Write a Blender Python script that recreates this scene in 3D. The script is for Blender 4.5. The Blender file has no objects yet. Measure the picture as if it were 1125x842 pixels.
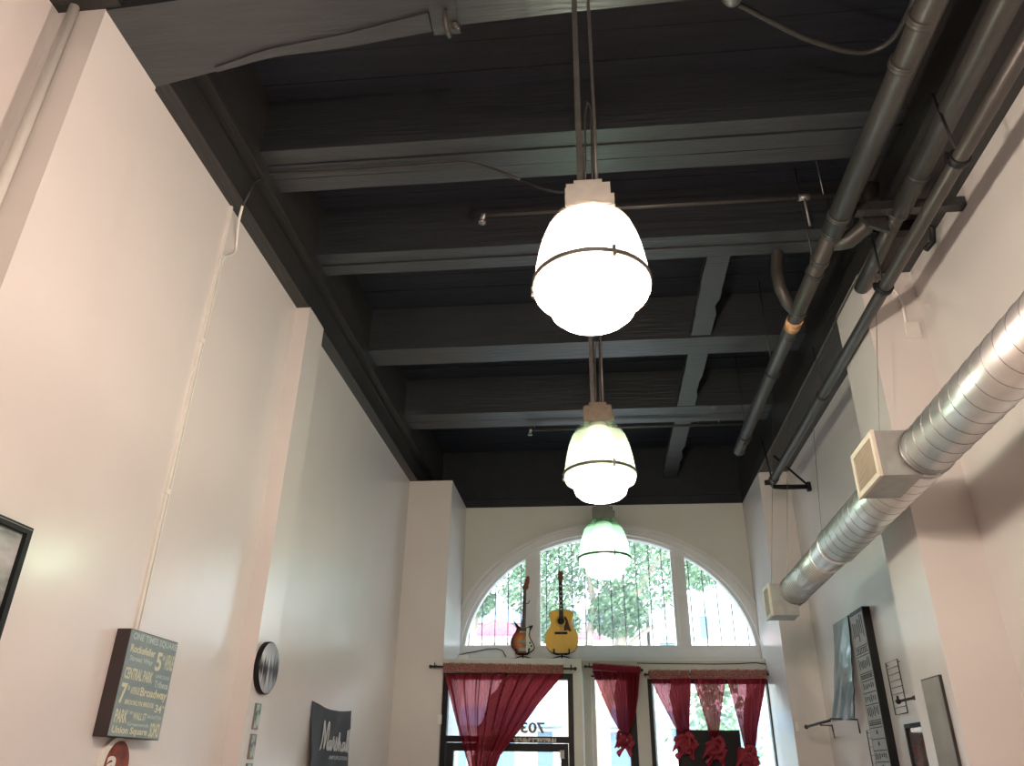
import bpy, bmesh, math, random
from mathutils import Vector, Matrix
random.seed(7)
PI = math.pi
sc = bpy.context.scene
COL = sc.collection

# ------------------------------------------------------------------ camera, world, sun, exposure
FPX, PITCH, YAW, ROLL = 844.54, 0.471067, 0.111027, 0.016057
CAM = Vector((0, 0, 1.6))
fw = Vector((-math.sin(YAW)*math.cos(PITCH), math.cos(YAW)*math.cos(PITCH), math.sin(PITCH)))
rt0 = Vector((math.cos(YAW), math.sin(YAW), 0))
up0 = rt0.cross(fw)
rt = math.cos(ROLL)*rt0 + math.sin(ROLL)*up0
up = -math.sin(ROLL)*rt0 + math.cos(ROLL)*up0
cd = bpy.data.cameras.new('camera')
cam = bpy.data.objects.new('camera', cd)
COL.objects.link(cam)
cd.sensor_width = 36.0
cd.lens = FPX/1125*36.0
cd.clip_start = 0.05
cd.clip_end = 300
m = Matrix((rt, up, -fw)).transposed().to_4x4()
m.translation = CAM
cam.matrix_world = m
sc.camera = cam

def at(px, py, ax, v):
    """point of the place seen at pixel px,py on the plane axis ax = v (a measuring aid)"""
    r = (px-562.5)/FPX*rt - (py-421)/FPX*up + fw
    return CAM + r*((v-CAM[ax])/r[ax])

w = bpy.data.worlds.new('world'); sc.world = w
w.use_nodes = True
bg = w.node_tree.nodes['Background']
bg.inputs[0].default_value = (0.72, 0.88, 1.0, 1)
bg.inputs[1].default_value = 6.2

sd = bpy.data.lights.new('sun', 'SUN'); sd.energy = 5.5; sd.angle = 0.01; sd.color = (1, 0.96, 0.9)
sun = bpy.data.objects.new('sun', sd); COL.objects.link(sun)
sun.location = (8, -6, 20)
sun.rotation_euler = Vector((-0.42, 0.62, -0.95)).to_track_quat('-Z', 'Y').to_euler()

sc.view_settings.view_transform = 'Standard'
sc.view_settings.look = 'None'
sc.view_settings.gamma = 1
sc.view_settings.use_curve_mapping = False
sc.view_settings.exposure = 0.22

LAMP_W = [150, 165, 62, 26]      # lamps over the room, near to far: behind camera, 1, 2, 3
LAMP_C = [(1, .745, .655), (1, .745, .655), (1, .94, .80), (.84, 1, .86)]

# ------------------------------------------------------------------ materials
def nt(name):
    mt = bpy.data.materials.new(name); mt.use_nodes = True
    return mt, mt.node_tree, mt.node_tree.nodes['Principled BSDF']

def pmat(name, col, rough=.6, metal=0., var=0.06, scale=6., bump=0., bscale=40., stretch=(1, 1, 1), spec=.5, coat=0):
    mt, t, b = nt(name)
    b.inputs['Roughness'].default_value = rough
    b.inputs['Metallic'].default_value = metal
    b.inputs['Specular IOR Level'].default_value = spec
    b.inputs['Coat Weight'].default_value = coat
    tc = t.nodes.new('ShaderNodeTexCoord')
    mp = t.nodes.new('ShaderNodeMapping'); mp.inputs['Scale'].default_value = stretch
    t.links.new(tc.outputs['Object'], mp.inputs[0])
    n = t.nodes.new('ShaderNodeTexNoise'); n.inputs['Scale'].default_value = scale; n.inputs['Detail'].default_value = 5
    t.links.new(mp.outputs[0], n.inputs['Vector'])
    r = t.nodes.new('ShaderNodeValToRGB')
    r.color_ramp.elements[0].position = .3; r.color_ramp.elements[1].position = .7
    r.color_ramp.elements[0].color = tuple(max(0, c*(1-var)) for c in col)+(1,)
    r.color_ramp.elements[1].color = tuple(min(1, c*(1+var)) for c in col)+(1,)
    t.links.new(n.outputs['Fac'], r.inputs[0])
    t.links.new(r.outputs[0], b.inputs['Base Color'])
    if bump > 0:
        n2 = t.nodes.new('ShaderNodeTexNoise'); n2.inputs['Scale'].default_value = bscale; n2.inputs['Detail'].default_value = 6
        t.links.new(mp.outputs[0], n2.inputs['Vector'])
        bp = t.nodes.new('ShaderNodeBump'); bp.inputs['Strength'].default_value = bump; bp.inputs['Distance'].default_value = .01
        t.links.new(n2.outputs['Fac'], bp.inputs['Height']); t.links.new(bp.outputs[0], b.inputs['Normal'])
    return mt

M = {}
M['wall'] = pmat('white_wall_paint', (.67, .63, .62), .24, var=.02, scale=2.2, bump=.12, bscale=3.5, spec=.75)
M['wallb'] = pmat('white_wall_paint_front', (.60, .605, .56), .5, var=.02, scale=2.5, bump=.08, bscale=6)
M['trimw'] = pmat('white_trim_paint', (.68, .68, .68), .42, var=.03, scale=9, bump=.05, bscale=30)
M['black'] = pmat('black_ceiling_paint', (.006, .0095, .014), .6, var=.3, scale=5, bump=.5, bscale=18)
M['blackx'] = pmat('black_board_paint', (.009, .012, .021), .6, var=.28, scale=4, bump=.5, bscale=12, stretch=(.25, 5, 5))
M['beam'] = pmat('charcoal_beam_paint', (.024, .028, .033), .36, spec=.9, var=.22, scale=5, bump=.6, bscale=9, stretch=(.35, 6, 6))
M['beamy'] = pmat('charcoal_beam_paint_lengthwise', (.022, .021, .021), .42, var=.25, scale=5, bump=.6, bscale=9, stretch=(6, .35, 6))
M['pipe'] = pmat('dark_grey_pipe_paint', (.036, .034, .031), .40, var=.12, scale=9, bump=.15, bscale=30)
M['blackmetal'] = pmat('black_metal', (.008, .008, .010), .5, var=.2, scale=20, spec=.25)
M['iron'] = pmat('dark_iron', (.035, .033, .032), .5, .3, var=.2, scale=20)
M['rod'] = pmat('grey_steel_rod', (.22, .22, .22), .4, .7, var=.2, scale=20)
M['rodd'] = pmat('dark_steel_rod', (.09, .088, .085), .45, .5, var=.2, scale=20)
M['galv'] = pmat('galvanised_steel', (.72, .73, .73), .36, .85, var=.10, scale=9, bump=.05, bscale=14)
M['galvd'] = pmat('galvanised_seam', (.26, .26, .26), .4, .8, var=.1, scale=10)
M['galvbox'] = pmat('galvanised_box', (.36, .37, .36), .45, .5, var=.12, scale=14)
M['grille'] = pmat('cream_grille', (.62, .57, .48), .5, var=.05, scale=20)
M['tan'] = pmat('tan_louvre', (.36, .31, .24), .6, var=.05, scale=20)
M['floor'] = pmat('pale_wood_floor', (.58, .48, .41), .45, var=.3, scale=3, stretch=(8, 1, 1))
M['whiteplastic'] = pmat('white_plastic', (.72, .70, .66), .4, var=.03, scale=20)
M['housing'] = pmat('grey_lamp_housing', (.36, .34, .32), .5, .3, var=.12, scale=16)
M['housingd'] = pmat('dark_lamp_housing', (.07, .07, .065), .5, .3, var=.2, scale=16)
M['rust'] = pmat('rusty_pipe_patch', (.46, .25, .12), .8, var=.7, scale=16)

def text_col(name, ramp, scale, stretch=(1, 1, 1), rough=.6, kind='noise', detail=4, rot=(0, 0, 0), metal=0):
    mt, t, b = nt(name)
    b.inputs['Roughness'].default_value = rough; b.inputs['Metallic'].default_value = metal
    tc = t.nodes.new('ShaderNodeTexCoord'); mp = t.nodes.new('ShaderNodeMapping')
    mp.inputs['Scale'].default_value = stretch; mp.inputs['Rotation'].default_value = rot
    t.links.new(tc.outputs['Object'], mp.inputs[0])
    if kind == 'noise':
        n = t.nodes.new('ShaderNodeTexNoise'); n.inputs['Scale'].default_value = scale; n.inputs['Detail'].default_value = detail
        out = n.outputs['Fac']
    elif kind == 'voronoi':
        n = t.nodes.new('ShaderNodeTexVoronoi'); n.inputs['Scale'].default_value = scale; out = n.outputs['Distance']
    else:
        n = t.nodes.new('ShaderNodeTexGradient'); n.gradient_type = 'SPHERICAL'; out = n.outputs['Fac']
    t.links.new(mp.outputs[0], n.inputs['Vector'])
    r = t.nodes.new('ShaderNodeValToRGB')
    e = r.color_ramp.elements
    e[0].position, e[0].color = ramp[0][0], tuple(ramp[0][1])+(1,)
    e[1].position, e[1].color = ramp[-1][0], tuple(ramp[-1][1])+(1,)
    for p, c in ramp[1:-1]:
        q = e.new(p); q.color = tuple(c)+(1,)
    t.links.new(out, r.inputs[0]); t.links.new(r.outputs[0], b.inputs['Base Color'])
    return mt

def glassy(name, tcol, trans, dcol, gloss=.06, transl=.5, rough=.08):
    """thin shell: transparent + translucent/diffuse + a little gloss"""
    mt = bpy.data.materials.new(name); mt.use_nodes = True
    t = mt.node_tree; t.nodes.clear()
    o = t.nodes.new('ShaderNodeOutputMaterial')
    tr = t.nodes.new('ShaderNodeBsdfTransparent'); tr.inputs[0].default_value = tcol+(1,)
    tl = t.nodes.new('ShaderNodeBsdfTranslucent'); tl.inputs[0].default_value = dcol+(1,)
    df = t.nodes.new('ShaderNodeBsdfDiffuse'); df.inputs[0].default_value = dcol+(1,)
    gl = t.nodes.new('ShaderNodeBsdfGlossy'); gl.inputs['Roughness'].default_value = rough
    m1 = t.nodes.new('ShaderNodeMixShader'); m1.inputs[0].default_value = transl
    t.links.new(df.outputs[0], m1.inputs[1]); t.links.new(tl.outputs[0], m1.inputs[2])
    m2 = t.nodes.new('ShaderNodeMixShader'); m2.inputs[0].default_value = trans
    t.links.new(m1.outputs[0], m2.inputs[1]); t.links.new(tr.outputs[0], m2.inputs[2])
    m3 = t.nodes.new('ShaderNodeMixShader'); m3.inputs[0].default_value = gloss
    t.links.new(m2.outputs[0], m3.inputs[1]); t.links.new(gl.outputs[0], m3.inputs[2])
    t.links.new(m3.outputs[0], o.inputs[0])
    return mt

M['pane'] = glassy('glare_haze_window_glass', (.96, .98, .97), .93, (.80, .86, .88), .07, .9, .0)  # milky share stands in for glare over the view outside
M['lampglass'] = glassy('prismatic_lamp_glass', (.88, .97, .88), .90, (.50, .60, .44), .06, .6, .15)
M['bowlglass'] = glassy('frosted_lamp_bowl', (.99, 1, .99), .55, (.9, .93, .88), .03, .7, .2)
M['lampglass1'] = glassy('warm_lit_lamp_glass', (.97, .98, .95), .86, (.7, .66, .58), .06, .7, .15)  # nearest lamp's glass copy, paler and milkier to imitate its blown-out glow
M['lampglass3'] = glassy('green_lit_lamp_glass', (.72, .95, .78), .80, (.42, .72, .48), .06, .7, .15)  # furthest lamp's glass copy, its green light put into the colour
M['bowl3'] = glassy('glow_boosted_lamp_bowl', (.99, 1, .99), .30, (.92, .95, .9), .03, .7, .2)  # bowl copy made less clear so the weak lamp looks fully bright
M['reflector'] = pmat('lamp_reflector', (.8, .8, .76), .4)
M['sheer'] = glassy('red_sheer_curtain', (.85, .36, .42), .20, (.32, .026, .045), .01, .3, .4)
M['sheerknot'] = glassy('red_sheer_knot', (.9, .1, .15), .04, (.40, .05, .075), .01, .3, .4)
M['header'] = text_col('ruffled_header', [(.35, (.32, .05, .07)), (.5, (.42, .20, .17)), (.65, (.55, .38, .33))], 60, rough=.8)

def emis(name, col, s):
    mt = bpy.data.materials.new(name); mt.use_nodes = True
    t = mt.node_tree; t.nodes.clear()
    o = t.nodes.new('ShaderNodeOutputMaterial'); e = t.nodes.new('ShaderNodeEmission')
    e.inputs[0].default_value = col+(1,); e.inputs[1].default_value = s
    t.links.new(e.outputs[0], o.inputs[0])
    return mt
M['bulb'] = emis('glowing_lamp_bulb', (1, .97, .88), 14)

# ------------------------------------------------------------------ helpers
class MB:
    def __init__(s):
        s.bm = bmesh.new()
    def box(s, x0, x1, y0, y1, z0, z1):
        vs = [s.bm.verts.new((x, y, z)) for x in (x0, x1) for y in (y0, y1) for z in (z0, z1)]
        for f in ((0, 1, 3, 2), (4, 6, 7, 5), (0, 4, 5, 1), (2, 3, 7, 6), (0, 2, 6, 4), (1, 5, 7, 3)):
            s.bm.faces.new([vs[i] for i in f])
        return s
    def tube(s, pts, r, seg=12, caps=True):
        pts = [Vector(p) for p in pts]
        n = len(pts)
        rs = r if isinstance(r, (list, tuple)) else [r]*n
        rings = []
        prev = None
        for i, p in enumerate(pts):
            d = (pts[min(i+1, n-1)]-pts[max(i-1, 0)]).normalized()
            if prev is None:
                a = Vector((0, 0, 1)) if abs(d.z) < .9 else Vector((1, 0, 0))
                u = d.cross(a).normalized()
            else:
                u = (prev - d*prev.dot(d)).normalized()
            prev = u
            v = d.cross(u)
            rings.append([s.bm.verts.new(p+rs[i]*(math.cos(2*PI*k/seg)*u+math.sin(2*PI*k/seg)*v)) for k in range(seg)])
        for a, b in zip(rings, rings[1:]):
            for k in range(seg):
                f = s.bm.faces.new((a[k], a[(k+1) % seg], b[(k+1) % seg], b[k])); f.smooth = True
        if caps:
            s.bm.faces.new(rings[0][::-1]); s.bm.faces.new(rings[-1])
        return s
    def lathe(s, prof, c=(0, 0, 0), seg=32, axis=2, smooth=True):
        c = Vector(c); rings = []
        for r, h in prof:
            ring = []
            for k in range(seg):
                a = 2*PI*k/seg
                v = [r*math.cos(a), r*math.sin(a), h]
                if axis == 1: v = [v[0], v[2], v[1]]
                if axis == 0: v = [v[2], v[0], v[1]]
                ring.append(s.bm.verts.new(c+Vector(v)))
            rings.append(ring)
        for a, b in zip(rings, rings[1:]):
            for k in range(seg):
                f = s.bm.faces.new((a[k], a[(k+1) % seg], b[(k+1) % seg], b[k])); f.smooth = smooth
        if prof[0][0] > 1e-4: s.bm.faces.new(rings[0][::-1])
        if prof[-1][0] > 1e-4: s.bm.faces.new(rings[-1])
        return s
    def shell(s, prof, c=(0, 0, 0), seg=40, rib=0, nrib=0):
        c = Vector(c); rings = []
        for r, h in prof:
            rings.append([s.bm.verts.new(c+Vector(((r+rib*(k % 2))*math.cos(2*PI*k/seg), (r+rib*(k % 2))*math.sin(2*PI*k/seg), h))) for k in range(seg)])
        for a, b in zip(rings, rings[1:]):
            for k in range(seg):
                f = s.bm.faces.new((a[k], a[(k+1) % seg], b[(k+1) % seg], b[k])); f.smooth = True
        return s
    def prism(s, poly, fn, d0, d1):
        """poly: 2D list, fn(u,v,d)->xyz"""
        a = [s.bm.verts.new(fn(u, v, d0)) for u, v in poly]
        b = [s.bm.verts.new(fn(u, v, d1)) for u, v in poly]
        s.bm.faces.new(a[::-1]); s.bm.faces.new(b)
        n = len(poly)
        for i in range(n):
            s.bm.faces.new((a[i], a[(i+1) % n], b[(i+1) % n], b[i]))
        return s
    def sphere(s, c, r, sc_=(1, 1, 1), seg=16):
        mat = Matrix.Translation(c) @ Matrix.Diagonal((r*sc_[0], r*sc_[1], r*sc_[2], 1))
        bmesh.ops.create_uvsphere(s.bm, u_segments=seg, v_segments=seg//2+2, radius=1, matrix=mat)
        for f in s.bm.faces: f.smooth = True
        return s
    def grid(s, nu, nv, fn):
        g = [[s.bm.verts.new(fn(i/(nu-1), j/(nv-1))) for i in range(nu)] for j in range(nv)]
        for j in range(nv-1):
            for i in range(nu-1):
                f = s.bm.faces.new((g[j][i], g[j][i+1], g[j+1][i+1], g[j+1][i])); f.smooth = True
        return s
    def bevel(s, w=.004, seg=2):
        es = [e for e in s.bm.edges if len(e.link_faces) == 2 and e.calc_face_angle(0) > .9]
        bmesh.ops.bevel(s.bm, geom=es, offset=w, segments=seg, affect='EDGES', clamp_overlap=True)
        return s
    def build(s, name, mat, parent=None, shift=None):
        bmesh.ops.remove_doubles(s.bm, verts=s.bm.verts, dist=1e-6)
        bmesh.ops.recalc_face_normals(s.bm, faces=s.bm.faces)
        me = bpy.data.meshes.new(name)
        if parent is not None and shift is None:
            pl = parent.location if parent.parent is None else parent.parent.location
            shift = pl
        if shift is not None:
            bmesh.ops.translate(s.bm, verts=s.bm.verts, vec=-Vector(shift))
        s.bm.to_mesh(me); s.bm.free()
        if mat is not None: me.materials.append(mat)
        o = bpy.data.objects.new(name, me); COL.objects.link(o)
        if parent is not None: o.parent = parent
        return o

def sm3(P, n=6):
    P = [Vector(p) for p in P]; o = []
    for i in range(len(P)-1):
        p0 = P[max(i-1, 0)]; p1 = P[i]; p2 = P[i+1]; p3 = P[min(i+2, len(P)-1)]
        for k in range(n):
            t_ = k/n
            o.append(.5*((2*p1)+(-p0+p2)*t_+(2*p0-5*p1+4*p2-p3)*t_**2+(-p0+3*p1-3*p2+p3)*t_**3))
    return o+[P[-1]]

def rooted(o, loc):
    """put the origin of a mesh object at loc"""
    o.data.transform(Matrix.Translation(-Vector(loc))); o.location = loc
    return o

def tag(o, label=None, cat=None, group=None, kind=None):
    if label: o['label'] = label
    if cat: o['category'] = cat
    if group: o['group'] = group
    if kind: o['kind'] = kind
    return o

def thing(name, label, cat, loc, group=None):
    o = bpy.data.objects.new(name, None); COL.objects.link(o); o.location = loc; o.empty_display_size = .1
    return tag(o, label, cat, group)

def struct(mb, name, mat, label=None, cat=None):
    o = mb.build(name, mat); o['kind'] = 'structure'
    if label: o['label'] = label; o['category'] = cat
    return o

def copy_tree(o, parent=None):
    c = o.copy(); COL.objects.link(c); c.parent = parent
    for ch in list(o.children): copy_tree(ch, c)
    return c

def text_into(mb, s, origin, right, upv, width, height, depth=.0015, mirror=False):
    """flat lettering fitted in width x height, lower left corner at origin"""
    cu = bpy.data.curves.new('t', 'FONT'); cu.body = s; cu.size = 1; cu.offset = .028; cu.resolution_u = 3
    ob = bpy.data.objects.new('t', cu); COL.objects.link(ob)
    dg = bpy.context.evaluated_depsgraph_get(); dg.update()
    me = bpy.data.meshes.new_from_object(ob.evaluated_get(dg))
    bpy.data.objects.remove(ob)
    if not me.vertices: return
    xs = [v.co.x for v in me.vertices]; ys = [v.co.y for v in me.vertices]
    x0, x1, y0, y1 = min(xs), max(xs), min(ys), max(ys)
    right = Vector(right); upv = Vector(upv); nrm = right.cross(upv).normalized()
    vs = []
    for v in me.vertices:
        u = (v.co.x-x0)/(x1-x0)*width; q = (v.co.y-y0)/(y1-y0)*height
        if mirror: u = width-u
        vs.append(mb.bm.verts.new(Vector(origin)+right*u+upv*q+nrm*depth))
    for p in me.polygons:
        try: mb.bm.faces.new([vs[i] for i in p.vertices])
        except ValueError: pass
    bpy.data.meshes.remove(me)

# ------------------------------------------------------------------ the room
ZB, ZC = 5.09, 5.95          # underside of the girders, underside of the ceiling boards
XR = 2.49; XL = -2.43; YN = -4.2; YF = 10.8; YL = 10.6
struct(MB().box(-3.1, 2.9, YN-.2, 11.2, -.15, 0), 'floor', M['floor'])
struct(MB().box(-3.1, 2.9, YN-.2, YN, 0, 6.1), 'wall_back', M['wall'])
# left wall: recessed near part, plain part
struct(MB().box(-2.95, -2.67, YN, 2.42, 0, ZB), 'wall_left', M['wall'])
struct(MB().box(-2.95, XL, 2.88, 11.05, 0, ZB), 'wall_left_far', M['wall'])
p1 = MB(); p1.box(-2.95, -2.405, 2.42, 2.92, 0, ZB-.001)
struct(p1.bevel(.012, 2), 'trim_1', M['wall'])
p2 = MB(); p2.box(-2.6, -2.31, 5.28, 5.63, 0, ZB-.001)
struct(p2.bevel(.008, 2), 'trim_2', M['wall'])
p3 = MB(); p3.box(-2.6, -1.85, 9.6, 10.95, 0, ZB-.001)
struct(p3.bevel(.008, 2), 'trim_3', M['wall'])
struct(MB().box(XR, 2.85, YN, 11.05, 0, ZB), 'wall_right', M['wall'])
p4 = MB(); p4.box(2.10, 2.6, 5.17, 5.78, 0, ZB-.001)
struct(p4.bevel(.008, 2), 'trim_4', M['wall'])
p5 = MB(); p5.box(2.12, 2.6, 9.55, 10.95, 0, ZB-.001)
struct(p5.bevel(.008, 2), 'trim_5', M['wall'])

# front wall with the arch opening (upper) and the shop front openings (lower)
ACX, ACZ = .14, 3.0
AA, AB = 2.0, 1.68
def ell(a, b, n=48, z0=None):
    return [(ACX+a*math.cos(PI*i/n), ACZ+b*math.sin(PI*i/n)) for i in range(n+1)]
def holed(name, outer, holes, y0, y1, mat):
    bm = bmesh.new(); es = []
    for loop in [outer]+holes:
        vs = [bm.verts.new((x, y0, z)) for x, z in loop]
        for i in range(len(vs)): es.append(bm.edges.new((vs[i], vs[(i+1) % len(vs)])))
    bmesh.ops.triangle_fill(bm, use_beauty=True, use_dissolve=False, edges=es)
    r = bmesh.ops.extrude_face_region(bm, geom=bm.faces[:])
    vv = [g for g in r['geom'] if isinstance(g, bmesh.types.BMVert)]
    bmesh.ops.translate(bm, verts=vv, vec=(0, y1-y0, 0))
    mb = MB(); mb.bm.free(); mb.bm = bm
    return struct(mb, name, mat)
ZLEDGE = 2.955
arch = ell(AA, AB)
outer = [(2.3, ZLEDGE-.02), (2.3, ZB), (-1.95, ZB), (-1.95, ZLEDGE-.02)]
# the arch sits just above the ledge: open it as a closed loop
holed('wall_front', outer, [[(x, max(z, 3.0)) for x, z in arch]], YF, YF+.2, M['wallb'])
def lo(x, z):   # from the measuring plane of the front wall to the lower wall's face
    return x*YL/YF, 1.6+(z-1.6)*YL/YF
YD = 9.62                     # the door bay stands forward, flush with the left corner column
D0 = -2.07*YD/YF; D1 = -.335*YD/YF; DT = 1.6+1.20*YD/YF
XB = at(640, 780, 1, YD).x; ZBAY = at(560, 725, 1, YD).z
W0 = lo(-.10, 0)[0]; W1 = lo(.47, 0)[0]; WT = lo(0, 2.78)[1]
V0 = lo(.63, 0)[0]; V1 = lo(2.20, 0)[0]; VT = lo(0, 2.74)[1]
holed('wall_front_lower', [(-2.44, .002), (-2.44, ZLEDGE), (2.3, ZLEDGE), (2.3, .002)],
      [[(-2.12, .02), (-2.12, 2.85), (-.27, 2.85), (-.27, .02)], [(W0, .3), (W0, WT), (W1, WT), (W1, .3)], [(V0, .3), (V0, VT), (V1, VT), (V1, .3)]],
      YL, YF+.2, M['wallb'])
holed('wall_front_bay', [(-1.852, .002), (-1.852, ZBAY), (XB, ZBAY), (XB, .002)], [[(D0, .02), (D0, DT), (D1, DT), (D1, .02)]], YD, YD+.1, M['wallb'])
bb = MB(); bb.box(XB-.08, XB, YD+.1, YL, 0, ZBAY); bb.box(-1.852, XB, YD+.1, YL, ZBAY-.08, ZBAY)
struct(bb, 'wall_bay_side', M['wallb'])
lg = MB(); lg.box(-1.95, 2.2, YL-.025, YL+.1, ZLEDGE-.03, ZLEDGE+.004)
struct(lg.bevel(.004), 'trim_6', M['trimw'])
# black painted band above the front wall, ceiling
hd = MB(); hd.box(-2.9, 2.85, YF-.02, YF+.25, ZB, 6.1)
hd.box(-2.9, 2.85, YF-.05, YF-.02, ZB+.12, ZB+.16)
struct(hd, 'wall_front_upper', M['black'])
ce = MB(); y = YN
while y < YF:
    ce.box(-2.9, 2.85, y, y+.235, ZC+random.uniform(0, .012), ZC+.15); y += .24
struct(ce, 'ceiling', M['blackx'])
# wall tops above the girders
struct(MB().box(-3.1, -2.8, YN, 11.05, ZB, 6.1), 'wall_left_upper', M['black'])
struct(MB().box(2.75, 2.9, YN, 11.05, ZB, 6.1), 'wall_right_upper', M['black'])

# girders
g = thing('ceiling_girder', 'black stepped timber girder running along the top of the left wall', 'ceiling beam', (-2.43, 3, ZB))
a = MB(); a.box(-2.8, -2.32, YN, YF-.02, ZB, 5.33); a.bevel(.006, 1).build('lower_board', M['beamy'], g)
a = MB(); a.box(-2.8, -2.235, YN, YF-.02, 5.35, ZC); a.bevel(.006, 1).build('upper_board', M['beamy'], g)
g = thing('ceiling_girder', 'wide black girder running along the top of the right wall above the pipes', 'ceiling beam', (2.43, 3, ZB))
a = MB(); a.box(2.12, 2.75, YN, YF-.02, ZB, ZC); a.bevel(.006, 1).build('girder_board', M['beamy'], g)

# cross joists: (y0, y1, label)
def ragged(x0, x1, n, y, amp):
    return [(x0+(x1-x0)*i/n, y+random.uniform(-amp, amp)) for i in range(n+1)]
JZ = 5.45
joists = [(3.85, 4.27, 'wide charcoal ceiling joist behind the nearest lamp, with a black cable along it', 3),
          (5.06, 5.35, 'charcoal ceiling joist level with the nearest lamp shade, second of four joists', 2),
          (6.68, 7.03, 'charcoal ceiling joist crossing above the middle lamp, third of the four joists', 2),
          (8.30, 8.74, 'charcoal ceiling joist furthest back, nearest the arched window', 2)]
joists = [(a, b, c.replace('just behind the brightest lamp', 'level with the shade of the nearest lamp'), d) for a, b, c, d in joists]
for (y0, y1, lab, ply) in joists:
    j = thing('ceiling_joist', lab, 'ceiling beam', (0, (y0+y1)/2, JZ))
    wdt = (y1-y0)/ply
    for k in range(ply):
        a = MB()
        poly = ragged(-2.235, 2.12, 14, y0+k*wdt+.004, .003)+ragged(2.12, -2.235, 14, y0+(k+1)*wdt-.004, .003)
        dz = random.uniform(0, .015)
        a.prism(poly, lambda u, v, d: (u, v, d), JZ+dz, ZC)
        a.build('plank', M['beam'], j)
# behind the camera, for the room's depth
for y0, lab in ((-.3, 'charcoal ceiling joist above the camera'), (-2.4, 'charcoal ceiling joist near the back wall')):
    a = MB(); a.box(-2.235, 2.12, y0, y0+.35, JZ, ZC)
    tag(rooted(a.build('ceiling_joist', M['beam']), (0, y0, JZ)), lab, 'ceiling beam')
# lengthwise blocking boards
for (x0, x1, y0, y1, lab) in ((1.02, 1.21, 5.355, 6.675, 'grey lengthwise board between the second and third ceiling joists'),
                         (1.03, 1.23, 7.035, 8.295, 'grey lengthwise board between the third and last ceiling joists'),
                         (1.03, 1.23, 8.745, YF-.07, 'dim lengthwise board between the last ceiling joist and the front wall')):
    a = MB()
    n = 10
    L = [(x0+random.uniform(-.006, .006), y0+(y1-y0)*i/n) for i in range(n+1)]
    Rr = [(x1+random.uniform(-.03, .01) if 2 < i < 6 else x1, y1-(y1-y0)*i/n) for i in range(n+1)]
    a.prism(L+Rr, lambda u, v, d: (u, v, d), JZ+.02, JZ+.1)
    tag(rooted(a.build('blocking_board', M['beam']), ((x0+x1)/2, y0, JZ)), lab, 'ceiling board')
# foreground cross beam
fb = thing('cross_beam', 'broad brown-grey timber cross beam at the top left, nearest the viewer', 'ceiling beam', (0, 2.6, ZB))
far = [(-2.405, 2.92), (-1.78, 2.80), (-1.70, 2.775), (-1.24, 2.75), (-.6, 2.675), (.0, 2.652), (.5, 2.64), (1.3, 2.63), (2.12, 2.62)]
near = [(2.12, 2.2), (-.5, 2.32), (-2.0, 2.40), (-2.405, 2.42)]
a = MB(); a.prism(far+near, lambda u, v, d: (u, v, d), ZB-.012, ZC)
a.build('beam_timber', M['beamfg'] if 'beamfg' in M else M['beam'], fb)
a = MB()
def farY(x):
    for (xa, ya), (xb, yb) in zip(far, far[1:]):
        if xa <= x <= xb: return ya+(yb-ya)*(x-xa)/(xb-xa)
s0 = [(-2.0+i*.125, farY(-2.0+i*.125)-.003) for i in range(11)]
a.prism(s0+[(x, yy-.03-.08*(x+2.0)/1.25) for x, yy in s0[::-1]], lambda u, v, d: (u, v, d), ZB-.026, ZB-.012)
a.build('edge_board', M['beam'], fb)
a = MB(); a.box(-.74, -.60, 2.33, 2.70, ZB-.045, ZB-.012); a.bevel(.004).build('strap_plate', M['beam'], fb)
a = MB(); a.tube([(-.655, 2.56, ZB-.03), (-.655, 2.56, ZB-.09), (-.65, 2.60, ZB-.14), (-.64, 2.64, ZB-.14)], .014)
a.lathe([(.0, 0), (.022, 0), (.022, .02), (0, .02)], (-.62, 2.64, ZB-.065), 6); a.build('bolt_hook', M['pipe'], fb)

# ------------------------------------------------------------------ arched window
win = thing('window_1', 'large white framed arched window in the front wall', 'window', (ACX, YF, 3.0)); win['kind'] = 'structure'
def ring(mb, a0, b0, a1, b1, y0, y1, n=64, zb=None):
    # half-elliptic ring between radii a0,b0 (outer) and a1,b1 (inner)
    o = [(ACX+a0*math.cos(PI*i/n), ACZ+b0*math.sin(PI*i/n)) for i in range(n+1)]
    q = [(ACX+a1*math.cos(PI*i/n), ACZ+b1*math.sin(PI*i/n)) for i in range(n+1)]
    V = [[mb.bm.verts.new((x, yy, z)) for x, z in L] for yy in (y0, y1) for L in (o, q)]
    of, qf, ob_, qb = V
    for i in range(n):
        for A, B in ((of, qf), (qf, qb), (qb, ob_), (ob_, of)):
            mb.bm.faces.new((A[i], A[i+1], B[i+1], B[i]))
    for i in (0, n): mb.bm.faces.new((of[i], qf[i], qb[i], ob_[i]))
a = MB(); ring(a, 2.15, 1.80, 2.105, 1.76, YF-.05, YF+.0); ring(a, 2.105, 1.76, 2.07, 1.73, YF-.02, YF+.0); ring(a, 2.07, 1.73, 1.99, 1.665, YF-.035, YF+.0)
a.build('casing', M['trimw'], win)
a = MB(); ring(a, 2.0, 1.68, 1.945, 1.63, YF+.03, YF+.16); a.box(ACX-2.0, ACX+2.0, YF+.02, YF+.16, 3.0, 3.155)
for x0, x1 in ((-.975, -.765), (1.055, 1.245)):
    h = lambda x: ACZ+1.66*math.sqrt(max(0, 1-((x-ACX)/1.98)**2))
    a.prism([(x0, 3.1), (x1, 3.1), (x1, h(x1)), (x0, h(x0))], lambda u, v, d: (u, d, v), YF+.05, YF+.15)
    a.prism([(x0+.045, 3.1), (x1-.045, 3.1), (x1-.045, h(x1-.045)), (x0+.045, h(x0+.045))], lambda u, v, d: (u, d, v), YF+.015, YF+.06)
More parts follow.
